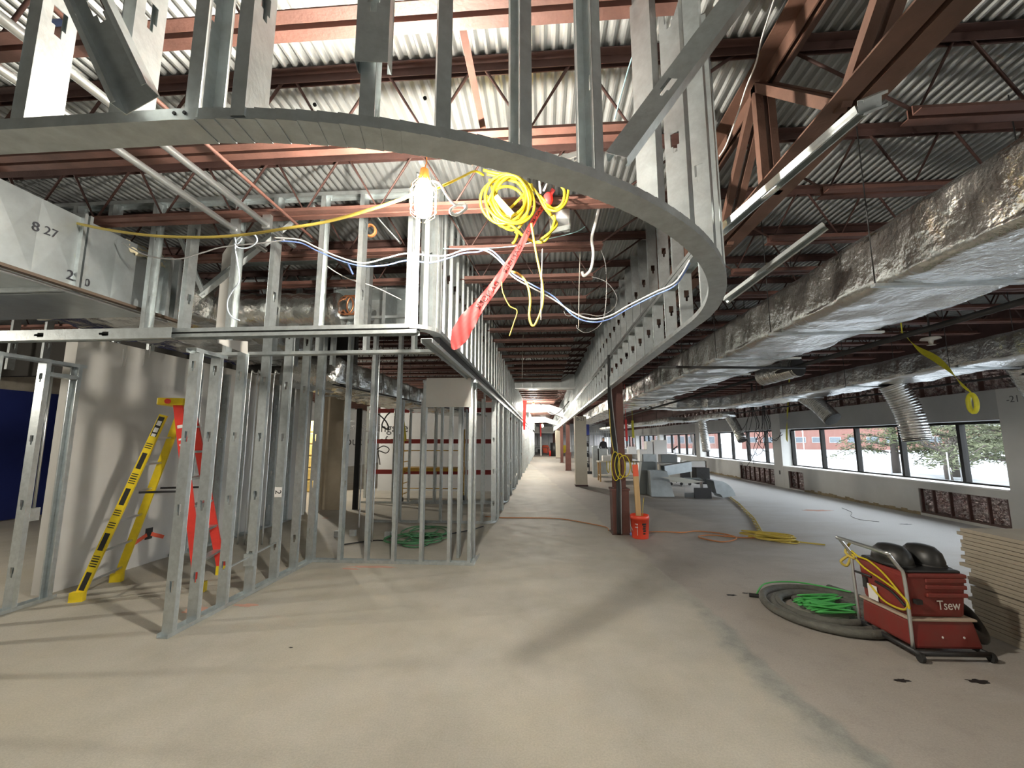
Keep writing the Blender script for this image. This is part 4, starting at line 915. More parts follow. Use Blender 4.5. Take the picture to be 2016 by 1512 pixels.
for k in range(7):
    rx, ry = 44+rr.uniform(-12, 9), 44+rr.uniform(-12, 8); ox, oy = rr.uniform(-8, 9), rr.uniform(-5, 10); ph = rr.uniform(-.3, .3)
    MB().tube([cbp(ox+rx*math.cos(a+ph), oy+ry*math.sin(a)*(1 if math.sin(a) > 0 else 1.02), .02*math.sin(2*a+k)+.016*k-.06) for a in [2*math.pi*i/30 for i in range(30)]], .0105, 6, closed=True).build('cord_loop', YELLOWC, cb)
for pts in (((-52,-62),(-30,-54),(0,-48),(30,-42),(50,-20),(70,10),(82,30)), ((-45,-58),(-10,-50),(25,-45),(60,-12),(85,30),(95,45),(80,65),(60,78)), ((-30,-30),(-20,5),(0,35),(15,60),(12,78),(6,86)), ((40,30),(20,52),(12,60)), ((-45,-10),(-25,30),(10,55),(30,70),(55,80),(75,75),(90,40),(88,28)), ((-40,-45),(-20,20),(-5,18),(25,-10),(45,-35)), ((90,-38),(108,-20),(105,5),(88,12),(70,0),(60,-12)), ((118,-30),(112,5),(92,22),(70,10))):
    MB().tube(smooth([cbp(a, b, rr.uniform(-.03, .03)) for a, b in pts], 7), .0105, 6).build('cord_tail', YELLOWC, cb)
m_ = MB(); m_.bar(cbp(-28, 0, -.04), cbp(5, 36, -.04), .09, .03); m_.build('cord_hank', mat('pale_yellow_cord', (.62,.60,.20), .5), cb)
for a, b in (((60,-40),(62,-15)), ((75,-35),(68,-20))): MB().tube([cbp(*a), cbp(*b)], .009, 6).build('white_tie', WHITEC, cb)
hung('hanging_yellow_cord', 'single yellow cord hanging in a long loop below the cord bundle', YELLOWD, .009, ((1046, 440, 2.95), (1056, 500, 2.98), (1068, 560, 3.0), (1068, 600, 3.0), (1055, 636, 3.0), (1047, 640, 3.0), (1042, 620, 3.0), (1044, 590, 3.0), (1038, 560, 3.0), (1022, 540, 3.0), (1000, 533, 3.0)), 'cord')
hung('thin_yellow_wire', 'thin dull yellow wire dangling left of the hanging cord loop', YELLOWD, .004, ((988, 555, 2.6), (990, 575, 2.6), (1003, 602, 2.6), (1018, 612, 2.6), (1012, 635, 2.6), (1003, 662, 2.6)), 'wire')
wk = thing('knotted_white_cable', 'white cable tied in a knot just right of the lit lamp', 'cable', tuple(PY(905, 420, 2.2)))
MB().tube(smooth([PY(*p) for p in ((852, 355, 2.25), (866, 362, 2.25), (880, 385, 2.22), (895, 402, 2.2), (912, 404, 2.2), (918, 410, 2.18), (905, 420, 2.2), (890, 422, 2.2), (888, 412, 2.2), (905, 402, 2.21), (918, 404, 2.2), (914, 414, 2.19), (898, 424, 2.2), (890, 418, 2.2))], 7), .0075, 6).build('cable', WHITEC, wk)
# barrier tape with printed lettering
tp = thing('barrier_tape', 'long red barrier tape twisting down from the cord bundle past the left soffit corner', 'tape', tuple(PY(892, 688, 2.57)))
rc = [(1090, 372, 3.06, .016), (1070, 405, 3.04, .018), (1052, 432, 3.02, .020), (1028, 478, 2.98, .024), (1000, 525, 2.90, .034), (972, 565, 2.80, .034), (945, 600, 2.71, .036), (922, 630, 2.64, .056), (905, 660, 2.60, .058), (896, 680, 2.58, .030), (892, 688, 2.57, .006)]
cent = smooth([PY(a, b, c) for a, b, c, d in rc], 8); wid = []
for i in range(len(cent)):
    f = i/8; k = min(len(rc)-2, int(f)); u = f-k; wid.append(rc[k][3]*(1-u)+rc[k+1][3]*u)
def tape_pt(s, t, off=0.0):
    s = max(0, min(len(cent)-1.001, s)); k = int(s); u = s-k; c = cent[k]*(1-u)+cent[k+1]*u; w = wid[k]*(1-u)+wid[k+1]*u
    d = (cent[min(k+1, len(cent)-1)]-cent[max(k-1, 0)]).normalized(); view = (EYE-c).normalized(); tw = .12*math.sin(s*.12); a = d.cross(view).normalized(); n = a.cross(d).normalized()
    a2 = a*math.cos(tw)+n*math.sin(tw); n2 = n*math.cos(tw)-a*math.sin(tw); return c+a2*(t*w)+n2*(.006*math.sin(t*5+s*.8)*w/.05+off)
m_ = MB(); m_.grid(lambda u, v: tape_pt(u*(len(cent)-1), v*2-1), len(cent)*2, 6); m_.build('tape', REDT, tp)
L_ = [0]
for i in range(1, len(cent)): L_.append(L_[-1]+(cent[i]-cent[i-1]).length)
def s_at(l):
    for i in range(len(L_)-1):
        if L_[i+1] >= l: return i+(l-L_[i])/(L_[i+1]-L_[i])
    return len(L_)-1.01
for l0, txt in ((.15, 'DANGER'), (.55, 'DANGER'), (.95, 'DANGER')):
    me = text_mesh(txt, .075); 
    for v in me.vertices:
        sx_ = s_at(l0+(v.co.x+.16)); v.co = worldm(tp).inverted() @ tape_pt(sx_, max(-1, min(1, v.co.y/.055)), .004 if v.co.z > 0 else .003)
    me.materials.clear(); me.materials.append(BKP); o = bpy.data.objects.new('lettering', me); COL.objects.link(o); o.parent = tp
solo('tape_wad', MB().lathe(PY(1079, 392, 3.0), [(.001,-.05),(.035,-.04),(.05,-.008),(.045,.025),(.02,.05),(.001,.052)], 10, .8, .8), REDT, 'wad of red tape tied to the cord bundle beside the metal box', 'tape')
# sheet metal box hanging beside the bundle
bx_ = thing('metal_box', 'open sheet metal box hung at the right of the yellow cord bundle', 'box', tuple(PY(1100, 452, 3.15)))
q = [PY(a, b, 3.15) for a, b in ((1074, 392), (1122, 386), (1121, 430), (1084, 430))]; dp = V((.02, .26, .02))
m_ = MB(); m_.hexa(q+[p+dp for p in q]); m_.build('face', mat('pale_galvanised_box', (.70,.71,.72), .45, .6, .05, 8, .15, 10), bx_)
m_ = MB(); m_.bar(PY(1082, 432, 3.15), PY(1085, 455, 3.15), .012, .02); m_.bar(PY(1121, 432, 3.15), PY(1122, 447, 3.15), .012, .02); m_.bar(PY(1085, 455, 3.15), PY(1122, 447, 3.15), .016, .04); m_.build('bracket', GALV, bx_)
MB().tube([PY(1098, 392, 3.2), V((PY(1098, 390, 3.2).x, 3.098, 3.39))], .004, 5).build('hanger_wire', STEELD, bx_)
# data cables
A_ = ((540, 468, 3.12), (590, 472, 3.1), (625, 488, 3.08), (670, 507, 3.05), (715, 518, 3.0), (760, 508, 3.0), (800, 499, 3.0), (845, 503, 3.0), (880, 503, 3.05), (910, 493, 3.1), (940, 490, 3.1), (965, 498, 3.1), (990, 520, 3.1), (1010, 545, 3.15), (1050, 568, 3.2), (1090, 590, 3.25), (1130, 616, 3.3), (1165, 628, 3.3), (1200, 622, 3.3), (1240, 600, 3.25), (1290, 575, 3.15), (1330, 555, 3.05), (1358, 512, 2.95))
hung('white_data_cable', 'white data cable sagging across the corridor opening between both soffits', WHITEC, .006, A_)
hung('blue_data_cable', 'blue data cable sagging beside the white one across the corridor opening', BLUEC, .006, [(a, b+(14 if 740 < a < 880 else -6 if 960 < a < 1120 else 6), c+.02) for a, b, c in A_])
hung('cyan_line', 'pale cyan line strung behind the red tape toward the right', LBLUE, .004, ((842, 487, 3.6), (900, 490, 3.6), (1000, 486, 3.55), (1070, 472, 3.5), (1130, 458, 3.5), (1152, 446, 3.5)), 'line')
hung('cyan_line', 'taut cyan string dropping behind the curved soffit studs', LBLUE, .0035, ((1152, 25, 2.0), (1150, 120, 2.05), (1145, 230, 2.1), (1138, 335, 2.15)), 'line')
hung('cyan_line', 'cyan string slanting between the right-hand curved soffit studs', LBLUE, .0035, ((1280, 20, 1.95), (1245, 110, 2.1), (1210, 235, 2.2)), 'line')
hung('white_string', 'white string hanging down the dark girder at the upper right', WHITEC, .004, ((1527, -10, 1.75), (1500, 75, 1.85), (1488, 125, 1.9), (1470, 170, 2.0), (1452, 225, 2.1), (1430, 285, 2.25), (1416, 308, 2.3)), 'string')
hung('grey_cable', 'grey cable drooping across the face of the sheet metal duct', GREYC, .006, ((36, 408, 2.66), (60, 440, 2.8), (95, 465, 2.95), (140, 478, 3.2), (215, 483, 3.5)))
hung('grey_cable', 'grey cable swagging behind the yellow cord above the left soffit', GREYC, .006, ((240, 478, 3.15), (290, 503, 3.15), (350, 510, 3.15), (400, 497, 3.15), (440, 486, 3.15), (520, 478, 3.12), (560, 472, 3.12)))
wb_ = thing('pale_blue_cable_knot', 'knot of pale blue cable tied on the yellow cord with a dangling tail', 'cable', tuple(PY(472, 632, 2.9)))
BLUEP2 = mat('pale_blue_cable', (.62,.70,.80), .5)
MB().tube(smooth([PY(*p) for p in ((462, 463, 2.72), (466, 480, 2.75), (476, 470, 2.73), (462, 478, 2.76), (470, 488, 2.78), (490, 487, 2.78), (506, 475, 2.75), (500, 462, 2.72), (482, 462, 2.72), (466, 472, 2.74), (463, 488, 2.8), (468, 520, 2.85), (471, 553, 2.9), (458, 572, 2.95), (448, 592, 3.0), (449, 612, 3.05), (458, 625, 3.05), (472, 631, 3.05))], 7), .0055, 6).build('cable', BLUEP2, wb_)
hung('white_wire', 'white wire sloping down through the studs left of the soffit corner', WHITEC, .005, ((628, 512, 3.7), (660, 535, 3.72), (690, 550, 3.75), (730, 562, 3.78), (760, 575, 3.8), (790, 590, 3.85)), 'wire')
hung('blue_wire', 'short blue wire hook behind the studs left of the lamp', BLUEC, .010, ((682, 492, 4.0), (680, 505, 4.0), (688, 525, 4.0), (695, 540, 4.05)), 'wire')
hung('steel_conduit', 'bent bright conduit descending behind the studs left of the lamp', CONDUIT, .014, ((512, 125, 2.6), (560, 200, 2.95), (620, 290, 3.3), (665, 340, 3.5), (712, 385, 3.7), (745, 430, 3.9), (790, 480, 4.05)), 'conduit', 8)
t = thing('orange_tube_coil', 'small coil of orange tubing hanging between the studs left of the lamp', 'tubing', tuple(PY(728, 466, 3.6)))
c = PY(728, 453, 3.6)
for k in range(3): MB().tube([c+RT*(.050*math.cos(a))+UP*(.052*math.sin(a))+FW*(.012*k) for a in [2*math.pi*i/20 for i in range(20)]], .010, 6, closed=True).build('coil_turn', ORANGE, t)
hung('armoured_cable', 'white spiral armoured cable behind the curved soffit stud, upper of two', WHITEC, .014, ((1078, 322, 1.95), (1105, 312, 1.95), (1135, 303, 2.0), (1162, 295, 2.0)), 'cable', 8)
hung('armoured_cable', 'white spiral armoured cable behind the curved soffit stud, lower of two', WHITEC, .012, ((1110, 335, 2.0), (1130, 322, 2.0), (1150, 310, 2.05), (1165, 303, 2.05)), 'cable', 8)
hung('white_cable', 'thick white cable drooping from a cut joist right of the metal box', WHITEC, .013, ((1180, 405, 3.3), (1172, 440, 3.4), (1165, 470, 3.5), (1168, 500, 3.55), (1163, 530, 3.6), (1150, 543, 3.6), (1146, 535, 3.6)), 'cable', 8)
hung('grey_wire', 'thin grey wire loop hanging at the right of the corridor opening', GREYC, .004, ((1183, 492, 3.8), (1192, 520, 3.8), (1194, 570, 3.8), (1190, 620, 3.8), (1178, 643, 3.8), (1155, 655, 3.8), (1138, 648, 3.8), (1135, 640, 3.8)), 'wire')
hung('grey_wire', 'thin grey wire curving out beside the hanging loop on the right', GREYC, .004, ((1165, 545, 4.2), (1190, 553, 4.2), (1207, 570, 4.2), (1215, 590, 4.2), (1205, 610, 4.2), (1180, 622, 4.2), (1150, 618, 4.2), (1118, 622, 4.2), (1110, 612, 4.2)), 'wire')
for px, y0, y1, Y_, lab in ((1142, 498, 645, 4.0, 'thin hanger wire with a hook in the middle of the corridor opening'), (1068, 490, 630, 2.9, 'thin straight hanger wire beside the yellow cord loop'), (1031, 640, 745, 9.15, 'hanger wire over the middle of the corridor')):
    hung('hanger_wire', lab, mat('pale_wire', (.5,.47,.42), .5), .004 if Y_ < 5 else .008, ((px, y0, Y_), (px-2, (y0+y1)/2, Y_), (px-3, y1, Y_)), 'wire')
hung('black_cable', 'black cable swagging along the right soffit face far down the corridor', BLACK, .018, ((1120, 790, 13.0), (1100, 812, 16), (1085, 815, 18), (1070, 803, 20), (1060, 790, 21)))
t = thing('coil_unit', 'open metal box with copper coils behind the studs at the soffit corner', 'box', tuple(PY(680, 640, 4.9)))
q0 = PY(655, 625, 4.8); m_ = MB(); m_.box(q0.x, q0.x+.9, 4.8, 4.83, q0.z-.02, q0.z+.01); m_.box(q0.x, q0.x+.9, 4.8, 5.2, q0.z+.34, q0.z+.36); m_.box(q0.x, q0.x+.02, 4.8, 5.2, q0.z, q0.z+.36); m_.box(q0.x, q0.x+.9, 5.18, 5.2, q0.z, q0.z+.36); m_.box(q0.x+.62, q0.x+.66, 4.78, 5.2, q0.z-.1, q0.z+.45); m_.build('casing', GALV, t)
COPPER = mat('copper_pipe', (.55,.24,.12), .35, .8)
for k in range(3): MB().tube([V((q0.x+.13+.05*k, 4.86, q0.z+.17))+V((.09*math.cos(a), 0, .12*math.sin(a))) for a in [2*math.pi*i/18 for i in range(18)]], .012, 7, closed=True).build('coil', COPPER, t)
MB().cyl((q0.x+.28, 4.9, q0.z+.12), .07, .2, 14, axis=(1,0,-.4)).build('canister', CONDUIT, t)
solo('white_board', MB().hexa([PY(*p) for p in ((425, 645, 3.78), (448, 645, 3.78), (458, 470, 3.78), (438, 500, 3.78), (425, 645, 3.80), (448, 645, 3.80), (458, 470, 3.80), (438, 500, 3.80))]), DRYWALL, 'narrow upright strip of white drywall behind the left soffit studs', 'drywall strip')
solo('drywall_flap', MB().hexa([PY(*p) for p in ((428, 675, 3.55), (488, 698, 3.9), (488, 672, 3.9), (428, 668, 3.55), (428, 675, 3.57), (488, 698, 3.92), (488, 672, 3.92), (428, 668, 3.57))]), DRYWALL, 'white drywall offcut hanging under the left soffit header', 'drywall strip')
# yellow caution tape and dark cables by the windows
YTAPE = mat('yellow_caution_tape', (.62,.58,.03), .5, 0, .1, 20, .15, 20)
def strip_tape(name, label, pts, w):
    P = smooth([PX(*p) for p in pts], 6); mb = MB()
    mb.grid(lambda u, v: P[min(len(P)-1, int(u*(len(P)-1)+.5))]+V((0, (v-.5)*w*math.cos(u*7), (v-.5)*w*(.6+.4*math.sin(u*7)))), len(P)-1, 3); return solo(name, mb, YTAPE, label, 'tape')
_st = strip_tape('caution_tape', 'yellow caution tape slanting from the dark ceiling to a dangling loop at right', ((1776, 654, 4.6), (1805, 685, 4.65), (1840, 705, 4.7), (1870, 730, 4.75), (1895, 758, 4.8), (1912, 775, 4.8)), .07)
c = PX(1912, 775, 4.8)+V((0,.0,-.11)); _lp = MB().tube([c+V((.0, .045*math.cos(a)*1.0, .10*math.sin(a))) for a in [2*math.pi*i/18 for i in range(18)]], .024, 8, closed=True); _o = _lp.build('tape_loop', YTAPE, _st); _a = PX(1776, 654, 4.6); MB().tube([_a, V((_a.x, _a.y, 3.905))], .008, 5).build('tie_string', YTAPE, _st)
strip_tape('caution_tape', 'straight yellow tape hanging in front of the far pier', ((1556, 700, 6.6), (1553, 765, 6.6), (1551, 800, 6.6), (1550, 820, 6.6), (1549, 845, 6.6), (1549, 868, 6.6)), .09)
strip_tape('caution_tape', 'small yellow tape end fluttering left of the dark cable bundle', ((1455, 778, 6.0), (1462, 785, 6.0), (1470, 783, 6.0)), .06)
dk = thing('dark_cable_bundle', 'tangle of dark cables hanging in front of the second window', 'cable', tuple(PX(1500, 928, 6.9)))
rr = random.Random(9)
for k in range(13):
    x0 = 1482 if k % 2 else 1503; top = 775; xm = x0+rr.uniform(-14, 14); ln = rr.uniform(860, 925); x2 = xm+rr.uniform(-25, 25)
    pts = [(x0, top, 6.9), (x0+rr.uniform(-3, 3), 800, 6.9), (xm, 835, 6.9), (xm+rr.uniform(-10, 10), (835+ln)/2, 6.9), (x2, ln, 6.9), (x2+rr.uniform(-12, 25), ln+rr.uniform(-18, 14), 6.9)]
    MB().tube(smooth([PX(*p) for p in pts], 6), .009, 5).build('cable', BLACK, dk)
for x0 in (1482, 1503): p = PX(x0, 790, 6.9); MB().tube([V((p.x, p.y, 3.42)), p, p+V((0,0,-.35))], .03, 8).build('cable_trunk', BLACK, dk)

# ================================================================== THINGS IN THE MIDDLE DISTANCE
GREYM = mat('grey_sheet_metal', (.42,.46,.48), .4, .7, .04, 8, .12, 5)
def fitting(name, label, build, m=GREYM, group='loose duct fittings on the floor'):
    mb = MB(); build(mb); return solo(name, mb, m, label, 'duct fitting', group, solid=.006)
def shell(mb, ring0, ring1):
    n = len(ring0); mb.add(list(ring0)+list(ring1), [(k, (k+1) % n, n+(k+1) % n, n+k) for k in range(n)])
def rect(c, w, h, ux, uy): c = V(c); ux = V(ux).normalized()*w/2; uy = V(uy).normalized()*h/2; return [c-ux-uy, c+ux-uy, c+ux+uy, c-ux+uy]
def elbow(mb, c, rad, w, h, a0, a1, n=10, ax=(1,0,0)):
    """square elbow sweeping in the plane normal to z-axis-tilted ax"""
    c = V(c); prev = None
    for k in range(n+1):
        a = R(a0+(a1-a0)*k/n); d = V((math.cos(a), 0, math.sin(a))); ring = [c+d*(rad-h/2)+V((0,-w/2,0)), c+d*(rad+h/2)+V((0,-w/2,0)), c+d*(rad+h/2)+V((0,w/2,0)), c+d*(rad-h/2)+V((0,w/2,0))]
        if prev: shell(mb, prev, ring)
        prev = ring
fitting('duct_elbow', 'galvanised square duct elbow with a black mouth lying at the front of the fittings pile', lambda m: (elbow(m, (4.62, 12.15, .02), .30, .55, .34, 100, 10), shell(m, rect((4.05, 12.0, .27), .5, .48, (1,0,0), (0,0,1)), rect((4.18, 12.5, .30), .44, .42, (1,0,0), (0,0,1)))))
solo('duct_mouth', MB().box(4.02, 4.46, 11.86, 11.90, .02, .30), STEELD, 'dark open end of the square duct fitting on the floor', 'duct fitting')
fitting('duct_transition', 'grey sheet metal transition piece standing at the left of the fittings pile', lambda m: shell(m, rect((3.30, 12.5, .01), .62, .5, (1,0,0), (0,1,0)), rect((3.25, 12.6, .70), .46, .38, (1,0,0), (0,1,0))))
fitting('duct_transition', 'dark sheet metal offset standing behind the fittings pile', lambda m: shell(m, rect((3.0, 13.0, .01), .5, .4, (1,0,0), (0,1,0)), rect((3.12, 13.1, .92), .40, .3, (1,0,0), (0,1,0))), mat('dull_dark_sheet', (.20,.22,.22), .6, .4))
fitting('duct_section', 'short rectangular sheet metal section on top of the fittings pile', lambda m: shell(m, rect((3.5, 12.9, .68), .4, .28, (0,1,0), (0,0,1)), rect((4.3, 13.0, .80), .4, .28, (0,1,0), (0,0,1))))
fitting('duct_section', 'pale slanted duct panel resting on the front of the fittings pile', lambda m: shell(m, rect((3.45, 12.0, .56), .05, .5, (0,1,0), (1,0,0)), rect((4.1, 12.02, .42), .05, .5, (0,1,0), (1,0,.1))), mat('pale_zinc_panel', (.60,.60,.55), .5, .5))
solo('white_carton', MB().box(4.30, 4.72, 12.9, 13.2, .78, .95), WHITE, 'small white carton on top of the fittings pile', 'carton', bevel=.005)
solo('black_crate', MB().box(4.42, 4.80, 12.8, 13.2, .30, .76), BLACKP, 'black plastic crate at the back right of the fittings pile', 'crate', bevel=.01)
# upright duct lengths
t = thing('upright_duct', 'tall grey sheet metal duct standing on end with a black edge behind the bucket timber', 'duct', (3.48, 14.5, 0), 0, 'sheet metal ducts standing on end')
m_ = MB(); shell(m_, rect((3.48, 14.5, 0), .46, .5, (1,0,0), (0,1,0)), rect((3.48, 14.5, 1.10), .42, .46, (1,0,0), (0,1,0))); m_.build('duct_shell', GREYM, t, solid=.006)
MB().box(3.235, 3.26, 14.24, 14.27, 0, 1.10).build('dark_edge', BLACK, t); MB().box(3.34, 3.52, 14.23, 14.25, .42, .47).build('paper_label', WHITE, t)
MB().tube(smooth([(3.36, 14.22, .44), (3.35, 14.2, .2), (3.4, 14.2, .02)], 6), .014, 6).build('yellow_tail', YELLOWD, t)
t = thing('upright_duct', 'pair of greenish grey ducts standing on end beyond the white boxed column', 'duct', (2.4, 18.5, 0), 0, 'sheet metal ducts standing on end')
for x0, x1 in ((2.12, 2.33), (2.36, 2.72)): MB().box(x0, x1, 18.4, 18.8, 0, 1.3-(.1 if x0 > 2.2 else 0)).build('duct_shell', GREYM, t, bevel=.01)
MB().box(2.33, 2.355, 18.38, 18.42, 0, 1.2).build('dark_edge', BLACK, t)
# rolling cart with a grey box
BEIGE = mat('beige_painted_metal', (.52,.49,.42), .6)
t = thing('rolling_cart', 'beige rolling cabinet on castors beside the upright duct', 'cart', (4.55, 15.6, 0))
MB().box(4.05, 5.15, 15.35, 15.95, .12, .74).build('body', BEIGE, t, bevel=.01); MB().box(4.0, 5.2, 15.3, 16.0, .74, .77).build('top', mat('grey_laminate', (.45,.44,.42), .5), t)
MB().box(4.75, 5.1, 15.33, 15.36, .2, .5).build('open_bay', BLACK, t); MB().box(4.1, 4.4, 15.33, 15.35, .15, .7).build('door', mat('cream_panel', (.62,.60,.52), .6), t)
for x in (4.12, 4.45, 4.8, 5.08):
    MB().cyl((x, 15.4, .05), .05, .03, 12, axis=(0,1,0)).build('castor', BLACK, t)
solo('grey_tool_box', MB().box(4.15, 4.72, 15.45, 15.85, .775, 1.06), mat('grey_case', (.22,.23,.23), .6), 'dark grey case on top of the beige rolling cabinet', 'case', bevel=.02)
solo('white_tape_dispenser', MB().box(4.85, 5.05, 15.45, 15.6, .775, .86), WHITE, 'small white object on the beige rolling cabinet', 'object', bevel=.01)
t = thing('work_light_stand', 'thin black light stand behind the beige rolling cabinet', 'stand', (4.9, 16.3, 0)); MB().tube([(4.9, 16.3, 0), (4.9, 16.3, 1.25)], .012, 6).build('pole', BLACK, t); MB().bar((4.82, 16.3, 1.2), (5.0, 16.3, 1.34), .05, .04).build('head', BLACKP, t)
# white cabinets stacked
for (x0, x1, y, z0, z1, lab) in ((4.80, 5.08, 20.2, 0, 1.5, 'narrow white upright cabinet left of the tall one'), (5.12, 5.72, 20.2, 0, 1.56, 'tall white cabinet standing in the middle distance before the windows'), (4.45, 4.78, 20.1, 0, 1.12, 'low white cabinet at the left of the white group')):
    t = thing('white_cabinet', lab, 'cabinet', ((x0+x1)/2, y, 0), 0, 'white cabinets in the middle distance'); MB().box(x0, x1, y, y+.5, z0, z1).build('body', WHITE, t, bevel=.01); MB().box(x0+.03, x1-.03, y-.012, y, z0+.05, z1*.8).build('door', WHITE, t); MB().box(x0+.03, x1-.03, y-.012, y, z1*.82, z1-.03).build('door', WHITE, t)
# benches and cartons further back
CART = mat('brown_cardboard', (.34,.20,.11), .8)
for i, (x, y, lab) in enumerate(((2.9, 16.8, 'long work bench with cords hanging from its edge behind the bucket timber'), (3.6, 23.5, 'distant white work bench before the far windows'), (5.6, 26.5, 'farthest white work bench by the windows'))):
    t = thing('work_bench', lab, 'bench', (x, y, 0), 0, 'work benches'); MB().box(x-.8, x+.8, y-.35, y+.35, .72, .76).build('top', BEIGE if i == 0 else WHITE, t)
    for sx in (-.74, .74):
        for sy in (-.3, .3): MB().box(x+sx-.025, x+sx+.025, y+sy-.025, y+sy+.025, 0, .72).build('leg', GALV if i else WOOD, t)
    MB().box(x-.75, x+.75, y-.3, y+.3, .2, .23).build('shelf', BEIGE, t)
    if i == 0:
        for k in range(4): MB().tube(smooth([(x-.5+.3*k, y-.36, .77), (x-.5+.3*k, y-.40, .5), (x-.45+.3*k, y-.38, .35), (x-.4+.3*k, y-.37, .5), (x-.4+.3*k, y-.36, .77)], 6), .016, 6).build('hanging_cord', YELLOWC, t)
for i, (x, y, z, w, h, m__, lab) in enumerate(((3.25, 16.8, .76, .3, .26, CART, 'brown carton on the long work bench'), (2.85, 16.8, .76, .36, .34, WHITE, 'white carton on the long work bench'), (2.45, 16.9, .76, .3, .2, WHITE, 'low white carton at the end of the long work bench'), (3.3, 23.5, .76, .4, .3, WHITE, 'white carton on the distant bench'), (3.9, 23.5, .76, .3, .4, STEELD, 'dark machine on the distant bench'), (5.4, 26.5, .76, .5, .4, WHITE, 'white carton on the farthest bench'), (2.0, 20.2, 0, .5, .12, STEELD, 'flat dark case on the floor beyond the boxed column'))):
    solo('carton', MB().box(x-w/2, x+w/2, y-.15, y+.15, z+.001, z+h), m__, lab, 'carton', 'cartons in the middle distance', bevel=.006)
# black wire shelf tower and blue panel
t = thing('storage_tower', 'black loaded storage tower standing behind the white boxed column', 'shelf', (1.95, 20.6, 0))
for k in range(7):
    MB().box(1.72, 2.18, 20.4, 20.8, .05+.24*k, .08+.24*k).build('shelf', BLACK, t)
    MB().lathe((1.85+.2*(k % 2), 20.55, .08+.24*k), [(.001,0),(.13,0),(.15,.08),(.08,.17),(.001,.18)], 12).build('stored_bag', BLACKP, t)
for x in (1.73, 2.17):
    for y in (20.41, 20.79): MB().box(x-.012, x+.012, y-.012, y+.012, 0, 1.75).build('post', STEELD, t)
t = thing('lift_platform', 'dark blue lift basket above the black storage tower', 'lift', (1.95, 20.6, 1.76)); MB().box(1.7, 2.2, 20.35, 20.85, 1.76, 1.8).build('deck', STEELD, t); MB().box(1.7, 2.2, 20.35, 20.38, 1.8, 2.3).build('front_panel', BLUEP, t); MB().box(1.86, 1.98, 20.33, 20.35, 1.95, 2.2).build('white_plate', BLUEC, t); MB().box(1.7, 1.73, 20.35, 20.85, 1.8, 2.3).build('side_panel', BLUEP, t)
# distant standing person
pm = bpy.data.meshes.new('person'); px_, py_ = PY(1188, 880, 25.5).x, 25.5
sk = {'pel': (0,0,.92,.13,.10), 'bel': (0,0,1.08,.13,.10), 'che': (0,0,1.30,.16,.11), 'nek': (0,0,1.47,.055,.055), 'hd1': (0,-.01,1.55,.075,.085), 'hd2': (0,-.01,1.66,.08,.09), 'hd3': (0,0,1.73,.05,.06),
 'sl': (-.17,0,1.40,.065,.065), 'el': (-.24,.03,1.13,.045,.045), 'wl': (-.20,-.12,.95,.03,.03), 'hl': (-.18,-.18,.90,.03,.02), 'sr': (.17,0,1.40,.065,.065), 'er': (.24,.03,1.13,.045,.045), 'wr': (.19,-.12,.97,.03,.03), 'hr': (.16,-.19,.93,.03,.02),
 'tl': (-.09,0,.86,.085,.085), 'kl': (-.10,-.01,.48,.055,.06), 'al': (-.10,.03,.09,.04,.045), 'fl': (-.11,-.12,.04,.04,.03), 'tr': (.09,0,.86,.085,.085), 'kr': (.10,-.01,.48,.055,.06), 'ar': (.10,.03,.09,.04,.045), 'fr': (.11,-.12,.04,.04,.03)}
ks = list(sk); ed = [('pel','bel'),('bel','che'),('che','nek'),('nek','hd1'),('hd1','hd2'),('hd2','hd3'),('che','sl'),('sl','el'),('el','wl'),('wl','hl'),('che','sr'),('sr','er'),('er','wr'),('wr','hr'),('pel','tl'),('tl','kl'),('kl','al'),('al','fl'),('pel','tr'),('tr','kr'),('kr','ar'),('ar','fr')]
pm.from_pydata([sk[k][:3] for k in ks], [(ks.index(a), ks.index(b)) for a, b in ed], [])
po = bpy.data.objects.new('person', pm); COL.objects.link(po); po.location = (px_, py_, 0); po.rotation_euler = (0, 0, R(25))
smod = po.modifiers.new('skin', 'SKIN')
for i, k in enumerate(ks): pm.skin_vertices[0].data[i].radius = sk[k][3:5]; pm.skin_vertices[0].data[i].use_root = (k == 'pel')
po.modifiers.new('sub', 'SUBSURF').levels = 2; po.modifiers['sub'].render_levels = 2
dgp = bpy.context.evaluated_depsgraph_get(); me2 = bpy.data.meshes.new_from_object(po.evaluated_get(dgp)); po.modifiers.clear(); po.data = me2
me2.materials.clear(); me2.materials.append(mat('dark_work_clothes', (.02,.02,.024), .8)); me2.materials.append(mat('skin_tone', (.45,.28,.2), .6))
for p_ in me2.polygons:
    p_.use_smooth = True
    if 1.50 < p_.center.z < 1.66 and p_.center.y < -.02: p_.material_index = 1
tag(po, 'distant person in dark clothes standing beyond the upright ducts', 'person')
# ---- far end of the corridor
t = thing('folding_table', 'black folding table at the far end of the corridor', 'table', (-.2, 45.0, 0)); MB().box(-.85, .6, 44.7, 45.4, .72, .76).build('top', STEELD, t)
for x in (-.8, -.1, .5): MB().box(x-.03, x+.03, 44.75, 44.8, 0, .72).build('leg', STEELD, t)
t = thing('marker_post', 'white post with a red top standing in the far corridor', 'post', tuple(PZ(1065, 897, 0))); q = PZ(1065, 897, 0); MB().cyl(q, .07, 1.9, 12).build('shaft', WHITE, t); MB().cyl(q+V((0,0,1.9)), .075, 1.3, 12).build('red_sleeve', REDT, t)
q = PZ(1083, 898, 0); t = thing('fire_extinguisher', 'red fire extinguisher on the floor at the far end of the corridor', 'extinguisher', tuple(q)); MB().lathe(q, [(.001,0),(.1,0),(.1,.45),(.05,.55),(.001,.56)], 12).build('cylinder', REDP, t); MB().cyl(q+V((0,0,.56)), .03, .1, 8).build('valve', BLACK, t)
